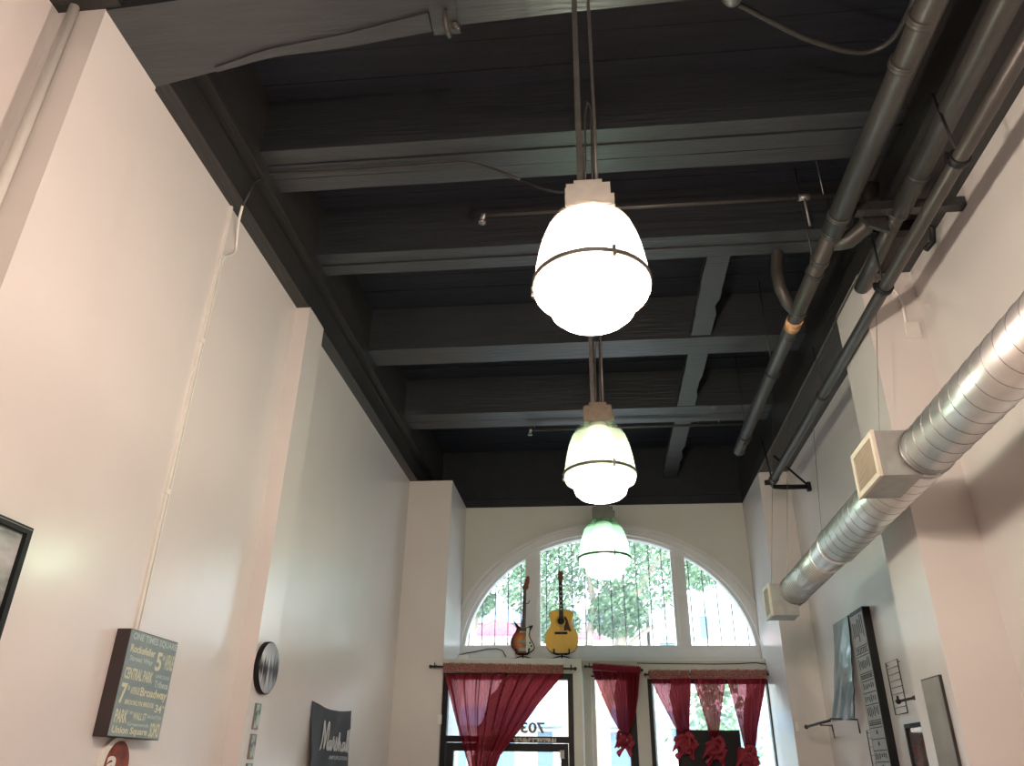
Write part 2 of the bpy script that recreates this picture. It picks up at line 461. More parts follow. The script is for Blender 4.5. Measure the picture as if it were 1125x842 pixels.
a.build('window_frame', M['trimw'], win)
a = MB(); pts = [(ACX+1.97*math.cos(PI*i/48), ACZ+1.66*math.sin(PI*i/48)) for i in range(49)]
a.prism(pts, lambda u, v, d: (u, d, v), YF+.10, YF+.101)
bmesh.ops.delete(a.bm, geom=[f for f in a.bm.faces if f.calc_center_median().y > YF+.1005 or abs(f.normal.y) < .5 and f.calc_area() < .01], context='FACES')
a.build('pane', M['pane'], win)
gr = thing('security_grille', 'row of thin dark vertical security bars outside the arched window', 'window bars', (ACX, YF+.26, 3.0))
x = -1.78; nb = 0
while x < 2.08:
    h = ACZ+1.72*math.sqrt(max(0.02, 1-((x-ACX)/2.05)**2))
    a = MB(); a.box(x-.007, x+.007, YF+.25, YF+.264, 2.9, h)
    a.lathe([(0, -.02), (.016, 0), (0, .02)], (x, YF+.257, 3.28 if nb % 2 else 3.62), 8)
    a.build('bar', M['iron'], gr); x += .1815; nb += 1
a = MB(); a.box(-2.0, 2.2, YF+.245, YF+.27, 2.93, 2.955); a.build('cross_rail', M['iron'], gr)

# ------------------------------------------------------------------ shop front: door, side windows
def frame_rect(mb, x0, x1, z0, z1, w_, y0, y1):
    mb.box(x0, x0+w_, y0, y1, z0, z1); mb.box(x1-w_, x1, y0, y1, z0, z1)
    mb.box(x0+w_, x1-w_, y0, y1, z1-w_, z1); mb.box(x0+w_, x1-w_, y0, y1, z0, z0+w_)
dr = thing('door_1', 'black framed glass shop door with transom behind the wide red curtain', 'door', ((D0+D1)/2, YD+.08, 0.02)); dr['kind'] = 'structure'
a = MB(); frame_rect(a, D0+.002, D1-.002, .021, DT-.002, .062, YD+.03, YD+.14)
zr1 = at(600, 809.5, 1, YD)[2]; zr0 = at(600, 816.5, 1, YD)[2]
a.box(D0+.064, D1-.064, YD+.035, YD+.135, zr0, zr1)
a.bevel(.003, 1).build('door_frame', M['blackmetal'], dr)
a = MB(); a.box(D0+.064, D1-.064, YD+.09, YD+.095, zr1, DT-.064); a.build('transom_pane', M['pane'], dr)
a = MB(); frame_rect(a, D0+.07, D1-.07, .08, zr0-.006, .085, YD+.05, YD+.12); lf = a.bevel(.003, 1).build('door_leaf', M['blackmetal'], dr)
a = MB(); a.box(D0+.155, D1-.155, YD+.083, YD+.087, .165, zr0-.09); a.build('door_pane', M['pane'], lf)
q0 = at(564, 815, 1, YD+.03); q1 = at(611, 811.5, 1, YD+.03)
a = MB(); a.box(q0.x, q1.x, YD+.026, YD+.03, q0.z-.004, q1.z+.002)
a.build('notice_strip', text_col('pale_notice_strip', [(.42, (.05, .05, .05)), (.5, (.5, .48, .42)), (.62, (.62, .6, .52))], 16, (3, 1, 1)), dr)
cl = at(617, 829, 1, YD)
a = MB(); a.box(cl.x-.02, cl.x+.03, YD-.0, YD+.04, cl.z-.045, cl.z+.04); a.bevel(.006); a.build('door_closer', M['rod'], dr)
a = MB()
n0 = at(572, 806, 1, YD+.088); n1 = at(598.5, 794, 1, YD+.088)
text_into(a, '703', (n0.x, YD+.087, n0.z), (1, 0, 0), (0, 0, 1), n1.x-n0.x, n1.z-n0.z, .0, True)
a.build('street_number', pmat('gold_grey_numerals', (.22, .19, .15), .5), dr)
w2 = thing('window_2', 'narrow shop window behind the single knotted red curtain', 'window', ((W0+W1)/2, YL+.08, .3)); w2['kind'] = 'structure'
a = MB(); frame_rect(a, W0+.002, W1-.002, .302, WT-.002, .045, YL+.05, YL+.13); a.box(W1-.1, W1-.03, YL+.04, YL+.135, .31, WT-.04)
a.build('window_frame', M['blackmetal'], w2)
a = MB(); a.box(W0-.0+.002, W0+.05, YL+.035, YL+.05, .31, WT-.02); a.build('frame_trim', M['trimw'], w2)
a = MB(); a.box(W0+.04, W1-.1, YL+.09, YL+.094, .34, WT-.04); a.build('pane', M['pane'], w2)
w3 = thing('window_3', 'wide black framed shop window behind three knotted red curtains', 'window', ((V0+V1)/2, YL+.08, .3)); w3['kind'] = 'structure'
a = MB(); frame_rect(a, V0+.002, V1-.002, .302, VT-.002, .05, YL+.04, YL+.14); a.bevel(.003, 1).build('window_frame', M['blackmetal'], w3)
a = MB(); a.box(V0+.05, V1-.05, YL+.09, YL+.094, .34, VT-.05); a.build('pane', M['pane'], w3)
# dark panel standing in the right window
b0 = at(745, 836, 1, YL+.03); b1 = at(812, 803, 1, YL+.03)
a = MB(); a.box(b0.x, b1.x, YL+.0, YL+.035, .95, b1.z); a.box(b0.x+.05, b1.x-.05, YL-.012, YL, 1.0, b1.z-.04)
tag(rooted(a.bevel(.01, 2).build('display_screen', M['blackmetal']), (b0.x, YL, .95)), 'black flat panel standing in the right window behind the curtain knots', 'screen')
a = MB(); a.box(b0.x-.1, b1.x+.1, 10.3, YL-.002, 0, .95); tag(rooted(a.bevel(.01, 2).build('window_cabinet', M['floor']), (b0.x, 10.4, 0)), 'low wooden cabinet under the black panel at the right window', 'cabinet')

# ------------------------------------------------------------------ curtains
def rod(p0, p1, lab, y):
    t = thing('curtain_rod', lab, 'curtain rod', (p0[0], y, p0[1]))
    a = MB(); a.tube([(p0[0], y, p0[1]), (p1[0], y, p1[1])], .011); a.build('pole', M['iron'], t)
    for p in (p0, p1):
        a = MB(); a.sphere((p[0], y, p[1]), .02); a.build('finial', M['iron'], t)
        s_ = 1 if p is p0 else -1
        a = MB(); a.tube([(p[0]+s_*.05, y, p[1]), (p[0]+s_*.05, y+.075, p[1]), (p[0]+s_*.05, y+.092, p[1]+.05)], .007, 8)
        a.tube([(p[0]+s_*.05, y, p[1]+.045), (p[0]+s_*.05, y, p[1]-.02)], .006, 8); a.build('bracket', M['iron'], t)
    return t
YC = YD-.10
def c2(px, py): q = at(px, py, 1, YC); return (q.x, q.z)
rod(c2(473, 732.5), c2(632, 735), 'thin black rod across the wide red curtain over the door', YC)
YC = YL-.10
rod(c2(643, 732.5), c2(705, 736.5), 'short black rod above the single knotted red curtain', YC)
rod(c2(709, 741.5), c2(849, 741), 'black rod above the three red curtains at the right', YC)

def curtain(label, tl, tr, left, right, nf, amp, knot=None, head=10, overlap=False, seed=0, top_pale=True):
    """tl,tr: top pixels; left/right: lists of (px,py) edges downward; folds nf"""
    rnd = random.Random(seed)
    c = c2(*tl)
    t = thing('curtain', label, 'curtain', (c[0], YC, c[1]))
    ph = [rnd.uniform(0, 6.28) for _ in range(6)]; nf = nf*1.5; amp = amp*1.9
    def edge(L, v):
        v = min(max(v, 0), 1)*(len(L)-1); i = min(int(v), len(L)-2); f = v-i
        f2 = f
        return (L[i][0]+(L[i+1][0]-L[i][0])*f2, L[i][1]+(L[i+1][1]-L[i][1])*f2)
    def surf(u, v, off=0, a0=amp, vv=None):
        l = edge(left, v); r = edge(right, v)
        uu = u+.018*math.sin(u*nf*2.3+ph[0])+.012*math.sin(u*nf*5+ph[1]+v*2)
        px = l[0]+(r[0]-l[0])*uu; py = l[1]+(r[1]-l[1])*uu
        q = at(px, py, 1, YC)
        width = math.sqrt((r[0]-l[0])**2)/70.
        d = a0*(math.sin(uu*nf*2*PI+ph[2]+.9*math.sin(u*9+ph[3]))*(.55+.45*math.sin(u*17+ph[5]))+.6*math.sin(u*nf*3.7*PI+ph[4]+v))
        sag = -.02*v
        return Vector((q.x, YC+d+sag+off, q.z))
    a = MB(); a.grid(int(nf*16)+10, 28, lambda u, v: surf(u, v)); a.build('sheer_panel', M['sheer'], t)
    if overlap:
        a = MB()
        def sf(u, v):
            return surf(.52+.48*u-.50*v*(1-u)*.9, v, -.035, amp*.8)
        a.grid(90, 28, sf); a.build('overlapping_fold', M['sheer'], t)
    # rod pocket and ruffled header
    l0, r0 = tl, tr
    a = MB()
    n = int(abs(r0[0]-l0[0])*3)
    def hd_(u, v):
        px = l0[0]+(r0[0]-l0[0])*u; py = l0[1]+(r0[1]-l0[1])*u
        q = at(px, py+head*.85*v-2.0+ (1-v)*1.6*math.sin(u*n*.9+ph[0])*rnd.uniform(.2, 1), 1, YC)
        return Vector((q.x, YC-.022-.012*math.sin(u*n*1.1+ph[1])*(1 if v > .2 else 1.6), q.z))
    a.grid(n*3, 6, hd_)
    def hd2(u, v):
        p = hd_(u, v); p.y = YC+.02+.01*math.sin(u*n+ph[2]); return p
    a.grid(n*2, 4, hd2)
    a.build('ruffled_header', M['header'] if top_pale else M['sheerknot'], t)
    if knot:
        kx, ky, kr = knot
        q = at(kx, ky, 1, YC-.03)
        a = MB()
        for k in range(9):
            an = rnd.uniform(0, 6.28); rr = kr*rnd.uniform(.15, .5)
            cc = q+Vector((rr*math.cos(an), rnd.uniform(-.03, .02), rr*.75*math.sin(an)))
            ax1 = Vector((rnd.uniform(-1, 1), rnd.uniform(-.3, .3), rnd.uniform(-1, 1))).normalized()
            ax2 = Vector((ax1.z, .1, -ax1.x)).normalized()
            pts = [cc+ax1*kr*.62*math.cos(s_*2*PI/14)+ax2*kr*.38*math.sin(s_*2*PI/14) for s_ in range(12)]
            a.tube(pts, [kr*.16*(1+.35*math.sin(s_*1.9+k)) for s_ in range(12)], 9)
        a.tube([q+Vector((-.0, -.03, .05)), q+Vector((-kr*.6, -.05, 0)), q+Vector((-kr*1.15, -.03, -kr*.75))], [.03, .035, .006], 8)
        def tail(u, v):
            wd = kr*(.45+.6*v)
            return q+Vector((wd*(u-.5)*2*.8+.02*math.sin(v*5), -.02-.03*math.sin(u*18+ph[3]), -.3*kr-v*(.10+.05*math.sin(u*9))))
        a.grid(40, 10, tail)
        a.build('knot', M['sheerknot'], t)
    return t
YC = YD-.10
curtain('wide red sheer curtain gathered to one side over the glass door', (487, 731), (619, 733),
        [(488, 741), (497, 780), (505, 812), (514, 842), (520, 900)], [(618, 741), (590, 775), (572, 800), (548, 832), (528, 900)], 15, .016, None, 11, True, 1)
YC = YL-.10
curtain('single narrow red curtain knotted at the bottom, between the door and wide window', (651, 731), (704, 735),
        [(651, 737), (660, 762), (671, 787), (683, 808)], [(704, 740), (702, 765), (698, 790), (690, 810)], 9, .016, (687, 814, .115), 8, True, 2, False)
curtain('left one of the three knotted red curtains sharing one rod', (713, 738.5), (757.5, 739),
        [(714, 746), (723, 766), (734, 786), (746, 808)], [(759, 746), (758, 766), (757, 786), (757, 808)], 7, .014, (753, 816, .145), 10, True, 3)
curtain('middle one of the three knotted red curtains sharing one rod', (758.5, 738.5), (797, 738.5),
        [(760, 746), (767, 768), (774, 790), (780, 812)], [(797, 746), (794, 768), (791, 790), (789, 812)], 7, .014, (786, 823, .145), 10, False, 4)
curtain('rightmost of the three knotted red curtains sharing one rod', (798, 738.5), (842, 738.5),
        [(799, 746), (806, 772), (812, 798), (818, 824)], [(841, 746), (837, 772), (832, 798), (829, 824)], 7, .014, (822, 834, .15), 10, True, 5)

# ------------------------------------------------------------------ pendant lamps
RZ = 3.22
def make_lamp(loc, label, dark, glass='lampglass', bowl='bowlglass'):
    x, y, z = loc                         # z = ring level
    L = thing('pendant_lamp', label, 'lamp', loc, 'pendant lamps in a row under the ceiling')
    c = (x, y, z)
    a = MB(); a.shell([(.075, .325), (.10, .315), (.135, .285), (.162, .235), (.183, .175), (.197, .11), (.206, .05), (.212, .0), (.214, -.03), (.206, -.05)], c, 72, .0025)
    a.build('glass_dome', M[glass], L)
    a = MB(); a.shell([(.206, -.05), (.185, -.062), (.163, -.072), (.160, -.095), (.150, -.125), (.125, -.148), (.085, -.162), (.04, -.169), (.002, -.17)], c, 56)
    a.build('glass_bowl', M[bowl], L)
    a = MB()
    a.lathe([(.2145, .004), (.2205, .004), (.2205, -.012), (.2145, -.012)], c, 64)
    bmesh.ops.delete(a.bm, geom=[f for f in a.bm.faces if len(f.verts) > 8], context='FACES')
    a.build('band', M['housingd'], L)
    for an in (-1.2, .9, 3.0):
        ux, uy = math.cos(an), math.sin(an)
        a = MB(); px, py = x+.221*ux, y+.221*uy
        a.box(px-.007, px+.007, py-.006, py+.006, z-.028, z+.016); a.bevel(.002).build('clip', M['housingd'], L)
    a = MB(); a.shell([(.06, .30), (.085, .25), (.115, .19)], c, 40); a.build('reflector', M['reflector'], L)  # opaque cone, shaped to keep lamp light from going up
    hm = M['housingd'] if dark else M['housing']
    a = MB(); a.box(x-.085, x+.085, y-.06, y+.06, z+.325, z+.43); a.box(x-.055, x+.055, y-.05, y+.05, z+.43, z+.455)
    a.box(x+.085, x+.10, y-.03, y+.03, z+.345, z+.40)
    a.bevel(.008, 2)
    for k in range(5): a.box(x-.09, x-.085, y-.05+k*.022, y-.04+k*.022, z+.335, z+.42)
    a.build('ballast_housing', hm, L)
    a = MB(); a.lathe([(.055, .33), (.062, .315), (.045, .24), (.02, .235), (0.0, .235)], c, 24); a.build('socket', hm, L)
    a = MB(); a.lathe([(0, .235), (.02, .23), (.026, .19), (.036, .15), (.036, .125), (.026, .11), (0, .105)], c, 24); a.build('bulb', M['bulb'], L)
    # hangers
    top = ZC-.002
    a = MB(); a.box(x-.042, x-.018, y-.008, y+.012, z+.45, top); a.build('strut_channel', M['rodd'], L)
    a = MB(); a.tube([(x+.035, y, z+.44), (x+.037, y, z+.9), (x+.035, y, z+1.5), (x+.033, y, top)], .0075, 8); a.build('conduit', M['rodd'], L)
    a = MB(); a.tube([(x-.01, y-.01, z+.45), (x-.005, y-.01, z+.6), (x+.0, y-.01, z+.85), (x+.012, y-.01, z+.92), (x+.026, y-.01, z+.88), (x+.02, y-.01, z+.6), (x+.018, y-.01, z+.45)], .004, 6)
    a.build('wire_loop', M['iron'], L)
    return L
def lamp_light(L, i):
    ld = bpy.data.lights.new('lamp_glow', 'POINT'); ld.energy = LAMP_W[i]; ld.color = LAMP_C[i]; ld.shadow_soft_size = .05
    lo_ = bpy.data.objects.new('lamp_glow', ld); COL.objects.link(lo_); lo_.parent = L; lo_.location = (0, 0, .04)
l1 = make_lamp((.025, 2.38, RZ), 'glass dome pendant lamp with pale housing, the nearest and brightest of the three', False, 'lampglass1')
l2 = make_lamp((.052, 4.40, RZ), 'middle of the three glass dome pendant lamps, with brownish housing', False)
for ch in l2.children:
    if ch.name.startswith('ballast'): ch.data.materials[0] = pmat('brown_lamp_housing', (.10, .085, .06), .5, .3, var=.3, scale=20)
l3 = make_lamp((.085, 6.42, RZ), 'smallest looking and furthest pendant lamp, hanging in front of the arched window', True, 'lampglass3', 'bowl3')
l0 = make_lamp((.0, .36, RZ), 'pendant lamp above and behind the viewer, first of the row', False)
l00 = make_lamp((-.03, -1.7, RZ), 'pendant lamp near the back wall, behind the viewer', False)
lamp_light(l1, 1); lamp_light(l2, 2); lamp_light(l3, 3); lamp_light(l0, 0); lamp_light(l00, 0)

# ------------------------------------------------------------------ pipes on the right
def pipe(label, pts, r, cat='pipe', couplings=(), hangers=(), mat='pipe', extra=None, name='ceiling_pipe'):
    t = thing(name, label, cat, pts[0])
    a = MB(); a.tube(pts, r, 20); a.build('pipe_run', M[mat], t)
    return t
def coup(t, x, y, z, r, ln=.09):
    a = MB(); a.lathe([(r*.98, -ln/2), (r*1.05, -ln/2), (r*1.06, -ln/2+.010), (r*1.035, -ln/2+.013), (r*1.035, ln/2-.013), (r*1.06, ln/2-.010), (r*1.05, ln/2), (r*.98, ln/2)], (x, y, z), 28, 1)
    a.build('coupling', M['pipe'], t)
def hang(t, x, y, z0, z1, r):
    a = MB()
    a.tube([(x, y, z1), (x, y, z0+r)], .006, 8)
    a.lathe([(r*1.01, -.012), (r*1.07, -.012), (r*1.07, .012), (r*1.01, .012)], (x, y, z0), 24, 1)
    a.build('hanger', M['iron'], t)
AX, AZ = 1.70, 4.95
pa = thing('ceiling_pipe', 'thick grey pipe running lengthwise under the joists, with a rusty patch', 'pipe', (AX, 1, AZ))
a = MB(); a.tube([(AX+.02, .6, AZ), (AX+.012, 2.6, AZ), (AX, 4.45, AZ)], .073, 24); a.tube([(AX, 4.4, AZ), (AX-.005, 5.52, AZ), (AX-.01, 8.45, AZ)], .060, 24)
a.build('pipe_run', M['pipe'], pa)
for y, r in ((2.75, .073), (3.02, .073), (4.25, .073), (4.42, .070), (4.75, .066), (5.45, .062), (5.82, .061), (8.1, .060), (8.4, .060)): coup(pa, AX, y, AZ, r, .05 if r < .07 else .04)
a = MB(); a.lathe([(.0605, -.07), (.0665, -.065), (.0665, .065), (.0605, .07)], (AX, 5.63, AZ), 28, 1); a.build('rusty_fitting', M['rust'], pa)['label'] = 'rusty orange fitting'
# branch curving down from above into the pipe
a = MB(); a.tube([(AX-.12, 5.35, ZC-.05), (AX-.12, 5.34, 5.45), (AX-.15, 5.33, 5.25), (AX-.14, 5.34, 5.1), (AX-.09, 5.39, 5.0), (AX-.02, 5.46, 4.96)], .05, 18); a.build('branch', M['pipe'], pa)
a = MB(); a.tube([(AX+.04, 4.55, AZ), (AX+.13, 4.52, AZ-.01), (AX+.22, 4.44, AZ+.03), (AX+.26, 4.36, AZ+.13), (AX+.27, 4.33, AZ+.3)], .062, 18); a.build('elbow', M['pipe'], pa)
for y in (4.9, 6.5, 8.0): hang(pa, AX, y, AZ, ZC, .066)
BX, BZ = 2.085, 4.96
pb = thing('ceiling_pipe', 'grey pipe under the right girder, ending against the wall pilaster', 'pipe', (BX, 1, BZ))
a = MB(); a.tube([(BX-.03, .6, BZ), (BX-.02, 2.7, BZ), (BX, 4.28, BZ)], .066, 24); a.tube([(BX, 4.24, BZ), (BX+.02, 5.168, BZ)], .052, 24); a.build('pipe_run', M['pipe'], pb)
a = MB(); a.tube([(BX+.07, .6, BZ+.075), (BX+.085, 4.3, BZ+.075)], .030, 14); a.build('side_pipe', M['pipe'], pb)
coup(pb, BX, 4.27, BZ, .064, .03); hang(pb, BX, 3.9, BZ, ZB, .066)
CX_, CZ_ = 2.035, 4.60
pc = thing('ceiling_pipe', 'slim grey pipe nearest the right wall, held by a bracket at its far end', 'pipe', (CX_, 1, CZ_))
a = MB(); a.tube([(CX_, .6, CZ_), (CX_, 4.55, CZ_), (CX_, 8.45, CZ_)], .043, 20); a.build('pipe_run', M['pipe'], pc)
for y in (3.38, 4.62): 
    a = MB(); a.lathe([(.048, -.02), (.056, -.02), (.056, .02), (.048, .02)], (CX_, y, CZ_), 24, 1); a.tube([(CX_, y, CZ_+.05), (CX_-.03 if y < 4 else CX_, y, ZB)], .008, 8); a.box(CX_-.07, CX_-.045, y-.012, y+.012, CZ_-.01, CZ_+.04); a.build('hanger', M['blackmetal'], pc)
coup(pc, CX_, 8.44, CZ_, .05, .10)
a = MB(); a.tube([(CX_-.02, 8.5, CZ_-.02), (CX_+.02, 8.56, CZ_-.05), (CX_+.12, 8.58, CZ_-.05), (XR-.03, 8.58, CZ_-.05)], .027, 12)
a.box(XR-.07, XR-.03, 8.55, 8.61, CZ_-.10, CZ_+.0); a.lathe([(0, -.04), (.03, -.04), (.03, .04), (0, .04)], (CX_-.05, 8.5, CZ_-.02), 10, 0)
a.tube([(CX_+.05, 8.5, CZ_+.30), (XR-.05, 8.58, CZ_-.04)], .013, 8)
a.tube([(CX_-.01, 8.5, CZ_+.03), (CX_-.05, 8.5, ZB)], .01, 8); a.build('end_bracket', M['blackmetal'], pc)
hang(pc, CX_, 6.3, CZ_, ZB, .047)
# cross bars carrying pipes near the first pilaster
cb = thing('pipe_support', 'dark crosswise support bars carrying the pipes beside the right pilaster', 'bracket', (2.1, 4.3, 5.0))
a = MB(); a.box(1.80, 2.485, 4.20, 4.27, ZB-.15, ZB-.08); a.bevel(.004).build('support_bar', M['beamy'], cb)
a = MB(); a.box(1.98, 2.36, 4.52, 4.60, ZB-.09, ZB-.005); a.tube([(2.36, 4.55, ZB-.03), (2.42, 4.55, ZB-.06), (2.42, 4.6, ZB-.14), (2.37, 4.62, ZB-.19)], .022, 10); a.build('lower_bracket', M['blackmetal'], cb)
a = MB(); a.prism([(1.80, ZB-.01), (2.0, ZB-.01), (2.02, ZB-.26), (1.90, ZB-.20)], lambda u, v, d: (u, d, v), 4.30, 4.33); a.build('gusset_plate', M['beamy'], cb)
# thin conduit along the right girder edge
tc_ = MB(); tc_.tube([(2.10, 4.7, 5.06), (2.10, 5.75, 5.06), (2.07, 5.82, 5.02), (2.10, 5.92, 5.06), (2.11, 7.5, 5.065), (2.11, 9.5, 5.07)], .011, 8)
tag(rooted(tc_.build('thin_conduit', M['pipe']), (2.1, 4.7, 5.06)), 'thin dark conduit along the inner lower edge of the right girder', 'conduit')

# sprinkler pipes
def sprinkler(label, y, x0, x1, z, drops):
    t = thing('sprinkler_pipe', label, 'sprinkler pipe', (x0, y, z))
    a = MB(); a.tube([(x0, y, z), (x1, y, z)], .016, 12); a.build('pipe_run', M['pipe'], t)
    a = MB(); a.tube([(x0+.02, y, z), (x0, y, z), (x0-.005, y, z-.05)], .020, 12); a.lathe([(0, 0), (.03, .0), (.03, .006), (0, .006)], (x0-.005, y, z-.07), 14); a.build('sprinkler_head', M['rod'], t)
    for dx in drops:
        a = MB(); a.tube([(dx, y, z), (dx, y, ZC)], .0045, 6); a.build('hanger_rod', M['rod'], t)
    return t
s1 = sprinkler('slim sprinkler pipe crossing behind the nearest lamp', 4.57, -.75, 1.95, 5.38, (1.75,))
a = MB(); a.lathe([(.016, -.04), (.025, -.04), (.025, .04), (.016, .04)], (1.61, 4.57, 5.38), 14, 0); a.tube([(1.61, 4.57, 5.38), (1.61, 4.57, 5.31), (1.63, 4.62, 5.16)], .010, 8); a.build('tee', M['rod'], s1)
s2 = sprinkler('slim sprinkler pipe crossing under the last joist', 8.68, -.73, 1.95, 5.39, (-.68, 1.3, 1.55))

# ceiling junction box with its curving conduit
jt = thing('ceiling_junction', 'round metal ceiling fitting with a curved conduit to the thick pipe, top right', 'conduit', (.86, 2.93, 5.4))
a = MB(); a.lathe([(0, -.05), (.045, -.04), (.062, 0), (.062, .05), (.03, .07), (0, .07)], (.86, 2.90, 5.43), 24); a.tube([(.86, 2.9, 5.5), (.86, 2.9, ZC)], .013, 8); a.build('round_fitting', M['rod'], jt)
a = MB()
pts = [at(811, 5, 2, 5.4), at(820, 9, 2, 5.4), at(848, 24, 2, 5.4), at(880, 40, 2, 5.4), at(905, 49, 2, 5.4), at(930, 56, 2, 5.4), at(950, 57.5, 2, 5.4), at(968, 52, 2, 5.4), at(983, 40, 2, 5.35), at(995, 20, 2, 5.25), at(1004, 0, 2, 5.15), at(1012, -30, 2, 5.05)]
a.tube(sm3(pts, 4), .016, 12); a.build('curved_conduit', M['pipe'], jt)

# ------------------------------------------------------------------ duct
DX, DZ, DR = 1.915, 3.352, .142
du = thing('spiral_duct', 'big silver spiral air duct along the right wall', 'air duct', (DX, 4, DZ))
a = MB(); a.tube([(DX, .9, DZ), (DX, 2.72, DZ)], DR+.006, 56); a.tube([(DX, 2.70, DZ), (DX, 4.22, DZ)], DR, 56); a.tube([(DX, 4.2, DZ), (DX, 5.85, DZ)], DR, 56)
a.build('duct_body', M['galv'], du)
a = MB(); a.lathe([(DR, 0), (DR, .06), (.127, .30), (.127, .33)], (DX, 5.84, DZ), 56, 1)
a.build('reducer', M['galv'], du)
a = MB(); a.tube([(DX, 6.1, DZ), (DX, 7.2, DZ)], .126, 56); a.build('narrow_section', M['galv'], du)
def helix(mb, y0, y1, r, pitch, tr):
    n = int((y1-y0)/pitch*28); pts = []
    for i in range(n+1):
        yy = y0+(y1-y0)*i/n; an = (yy-y0)/pitch*2*PI
        pts.append((DX+r*math.cos(an), yy, DZ+r*math.sin(an)))
    mb.tube(pts, tr, 5)
a = MB(); helix(a, .95, 2.68, DR+.006, .135, .0028); helix(a, 2.76, 5.84, DR, .115, .0026); helix(a, 6.2, 7.18, .126, .045, .0022)
a.build('spiral_seam', M['galvd'], du)
for y, r in ((2.71, DR+.006), (4.15, DR+.001), (5.88, DR), (6.16, .127), (7.19, .127)):
    a = MB(); a.lathe([(r, -.012), (r+.005, -.010), (r+.005, .010), (r, .012)], (DX, y, DZ), 56, 1); a.build('collar', M['galvd'] if y in (4.15, 7.19) else M['galv'], du)
def settle(root, k0=3.0):
    # the duct run drops and drifts a little towards its far end
    for o in [root]+list(root.children_recursive):
        if o.type != 'MESH': continue
        off = root.location
        for v in o.data.vertices:
            d = max(0, v.co.y+off.y-k0)
            v.co.z -= .0385*d; v.co.x -= .022*d
settle(du, .9)
def vent_box(x0, x1, y0, y1, z0, z1, lab):
    t = thing('vent_box', lab, 'air vent', ((x0+x1)/2, y0, z0))
    a = MB(); a.box(x0+.012, x1, y0, y1, z0, z1); a.bevel(.003, 1).build('box_body', M['galvbox'], t)
    a = MB()
    w_ = .028
    for zz in ((z0-.004, z0+w_), (z1-w_, z1+.004)): a.box(x0-.004, x0+.014, y0-.006, y1+.006, zz[0], zz[1])
    for yy in ((y0-.006, y0+w_), (y1-w_, y1+.006)): a.box(x0-.004, x0+.014, yy[0], yy[1], z0+w_, z1-w_)
    f = a.build('grille_frame', M['grille'], t)
    a = MB(); n = 16
    for k in range(n):
        yy = y0+w_+(y1-y0-2*w_)*(k+.5)/n
        a.box(x0+.000, x0+.010, yy-.005, yy+.002, z0+w_, z1-w_)
    a.build('louvres', M['tan'], f)
    return t
vb1 = vent_box(1.60, 1.86, 4.17, 4.53, 3.135, 3.40, 'square cream grille box on the middle of the silver duct')
vb = vent_box(1.64, 1.88, 7.2, 7.42, 3.05, 3.33, 'grille box closing the far end of the silver duct')
a = MB(); a.lathe([(.126, 0), (.126, .10), (.10, .16), (0, .17)], (1.87, 7.20, 3.27), 40, 1); a.build('end_cap', M['galvbox'], vb); settle(vb1); settle(vb)
# hanging wires of the duct
def wire(lab, pts, r=.0025, mat='rod'):
    a = MB(); a.tube(pts, r, 6); tag(rooted(a.build('hanging_wire', M[mat]), pts[0]), lab, 'wire')
wire('left hanging wire above the far end of the duct', [(1.60, 7.3, 3.17), (1.95, 7.7, ZB)])
wire('right hanging wire above the far end of the duct', [(1.74, 7.3, 3.17), (2.14, 7.9, ZB)])
wire('thin wire from the slim pipe bracket down to the duct', [(1.82, 6.3, 3.26), (2.25, 7.3, ZB)])
wire('thin wire holding the duct beside the right pilaster', [(1.85, 4.9, 3.27+DR-.06), (2.15, 4.9, ZB)])

# ------------------------------------------------------------------ left side cables
rc = thing('wall_raceway', 'thin white raceway running down the left wall to the lettered canvas', 'cable cover', (XL+.008, 3.98, 2.2))
a = MB(); a.box(XL, XL+.014, 3.965, 3.985, 2.18, ZB); a.box(XL, XL+.016, 3.995, 4.006, 2.18, 4.7)
for z in (3.0, 4.0): a.box(XL, XL+.02, 3.955, 3.995, z, z+.03)
a.build('raceway_cover', M['whiteplastic'], rc)
cbt = thing('lamp_cable', 'cable leading from the nearest lamp along the joist and down the left wall', 'cable', (-.06, 2.4, 3.7))
q = lambda px, py, z: at(px, py, 2, z)
a = MB(); a.tube([q(286, 196, 5.36), q(289, 193, 5.42), q(300, 191, 5.43), q(340, 189, 5.43), q(400, 186, 5.43), q(460, 182, 5.43), q(508, 178.5, 5.43), q(522, 180, 5.42), q(545, 187, 5.35), q(572, 198, 5.2)], .010, 8)
a.build('dark_cable', M['iron'], cbt)
a = MB(); a.tube(sm3([q(572, 198, 5.2), q(595, 207, 4.8), q(612, 211, 4.3), q(625, 211, 3.9), (-.06, 2.40, 3.66)]), .006, 8); a.build('lamp_tail', M['pipe'], cbt)
a = MB(); a.tube(sm3([q(286, 196, 5.36), q(279, 201, 5.25), q(274, 212, 5.15), (-2.33, 3.95, 5.07)]), .009, 8); a.build('drop', M['iron'], cbt)
a = MB(); a.tube(sm3([(-2.33, 3.95, 5.07), (-2.38, 4.03, 5.0), (-2.415, 4.12, 4.90), (-2.42, 4.14, 4.83), (-2.42, 4.09, 4.76), (-2.42, 4.02, 4.69), (-2.42, 4.0, 4.6)]), .009, 8); a.build('white_cable', M['whiteplastic'], cbt)['label'] = 'white section of the cable on the wall'
c0 = at(83, 8, 1, 2.40); c1 = at(2, 228, 1, 2.40)
wc = thing('wall_conduit', 'fat white conduit on the side of the nearest left pilaster', 'conduit', c0)
d = (c1-c0); a = MB(); a.tube([(c0.x, 2.395, c0.z), (c0.x+.0, 2.395, 1.0)], .024, 16); a.build('conduit_tube', M['whiteplastic'], wc)
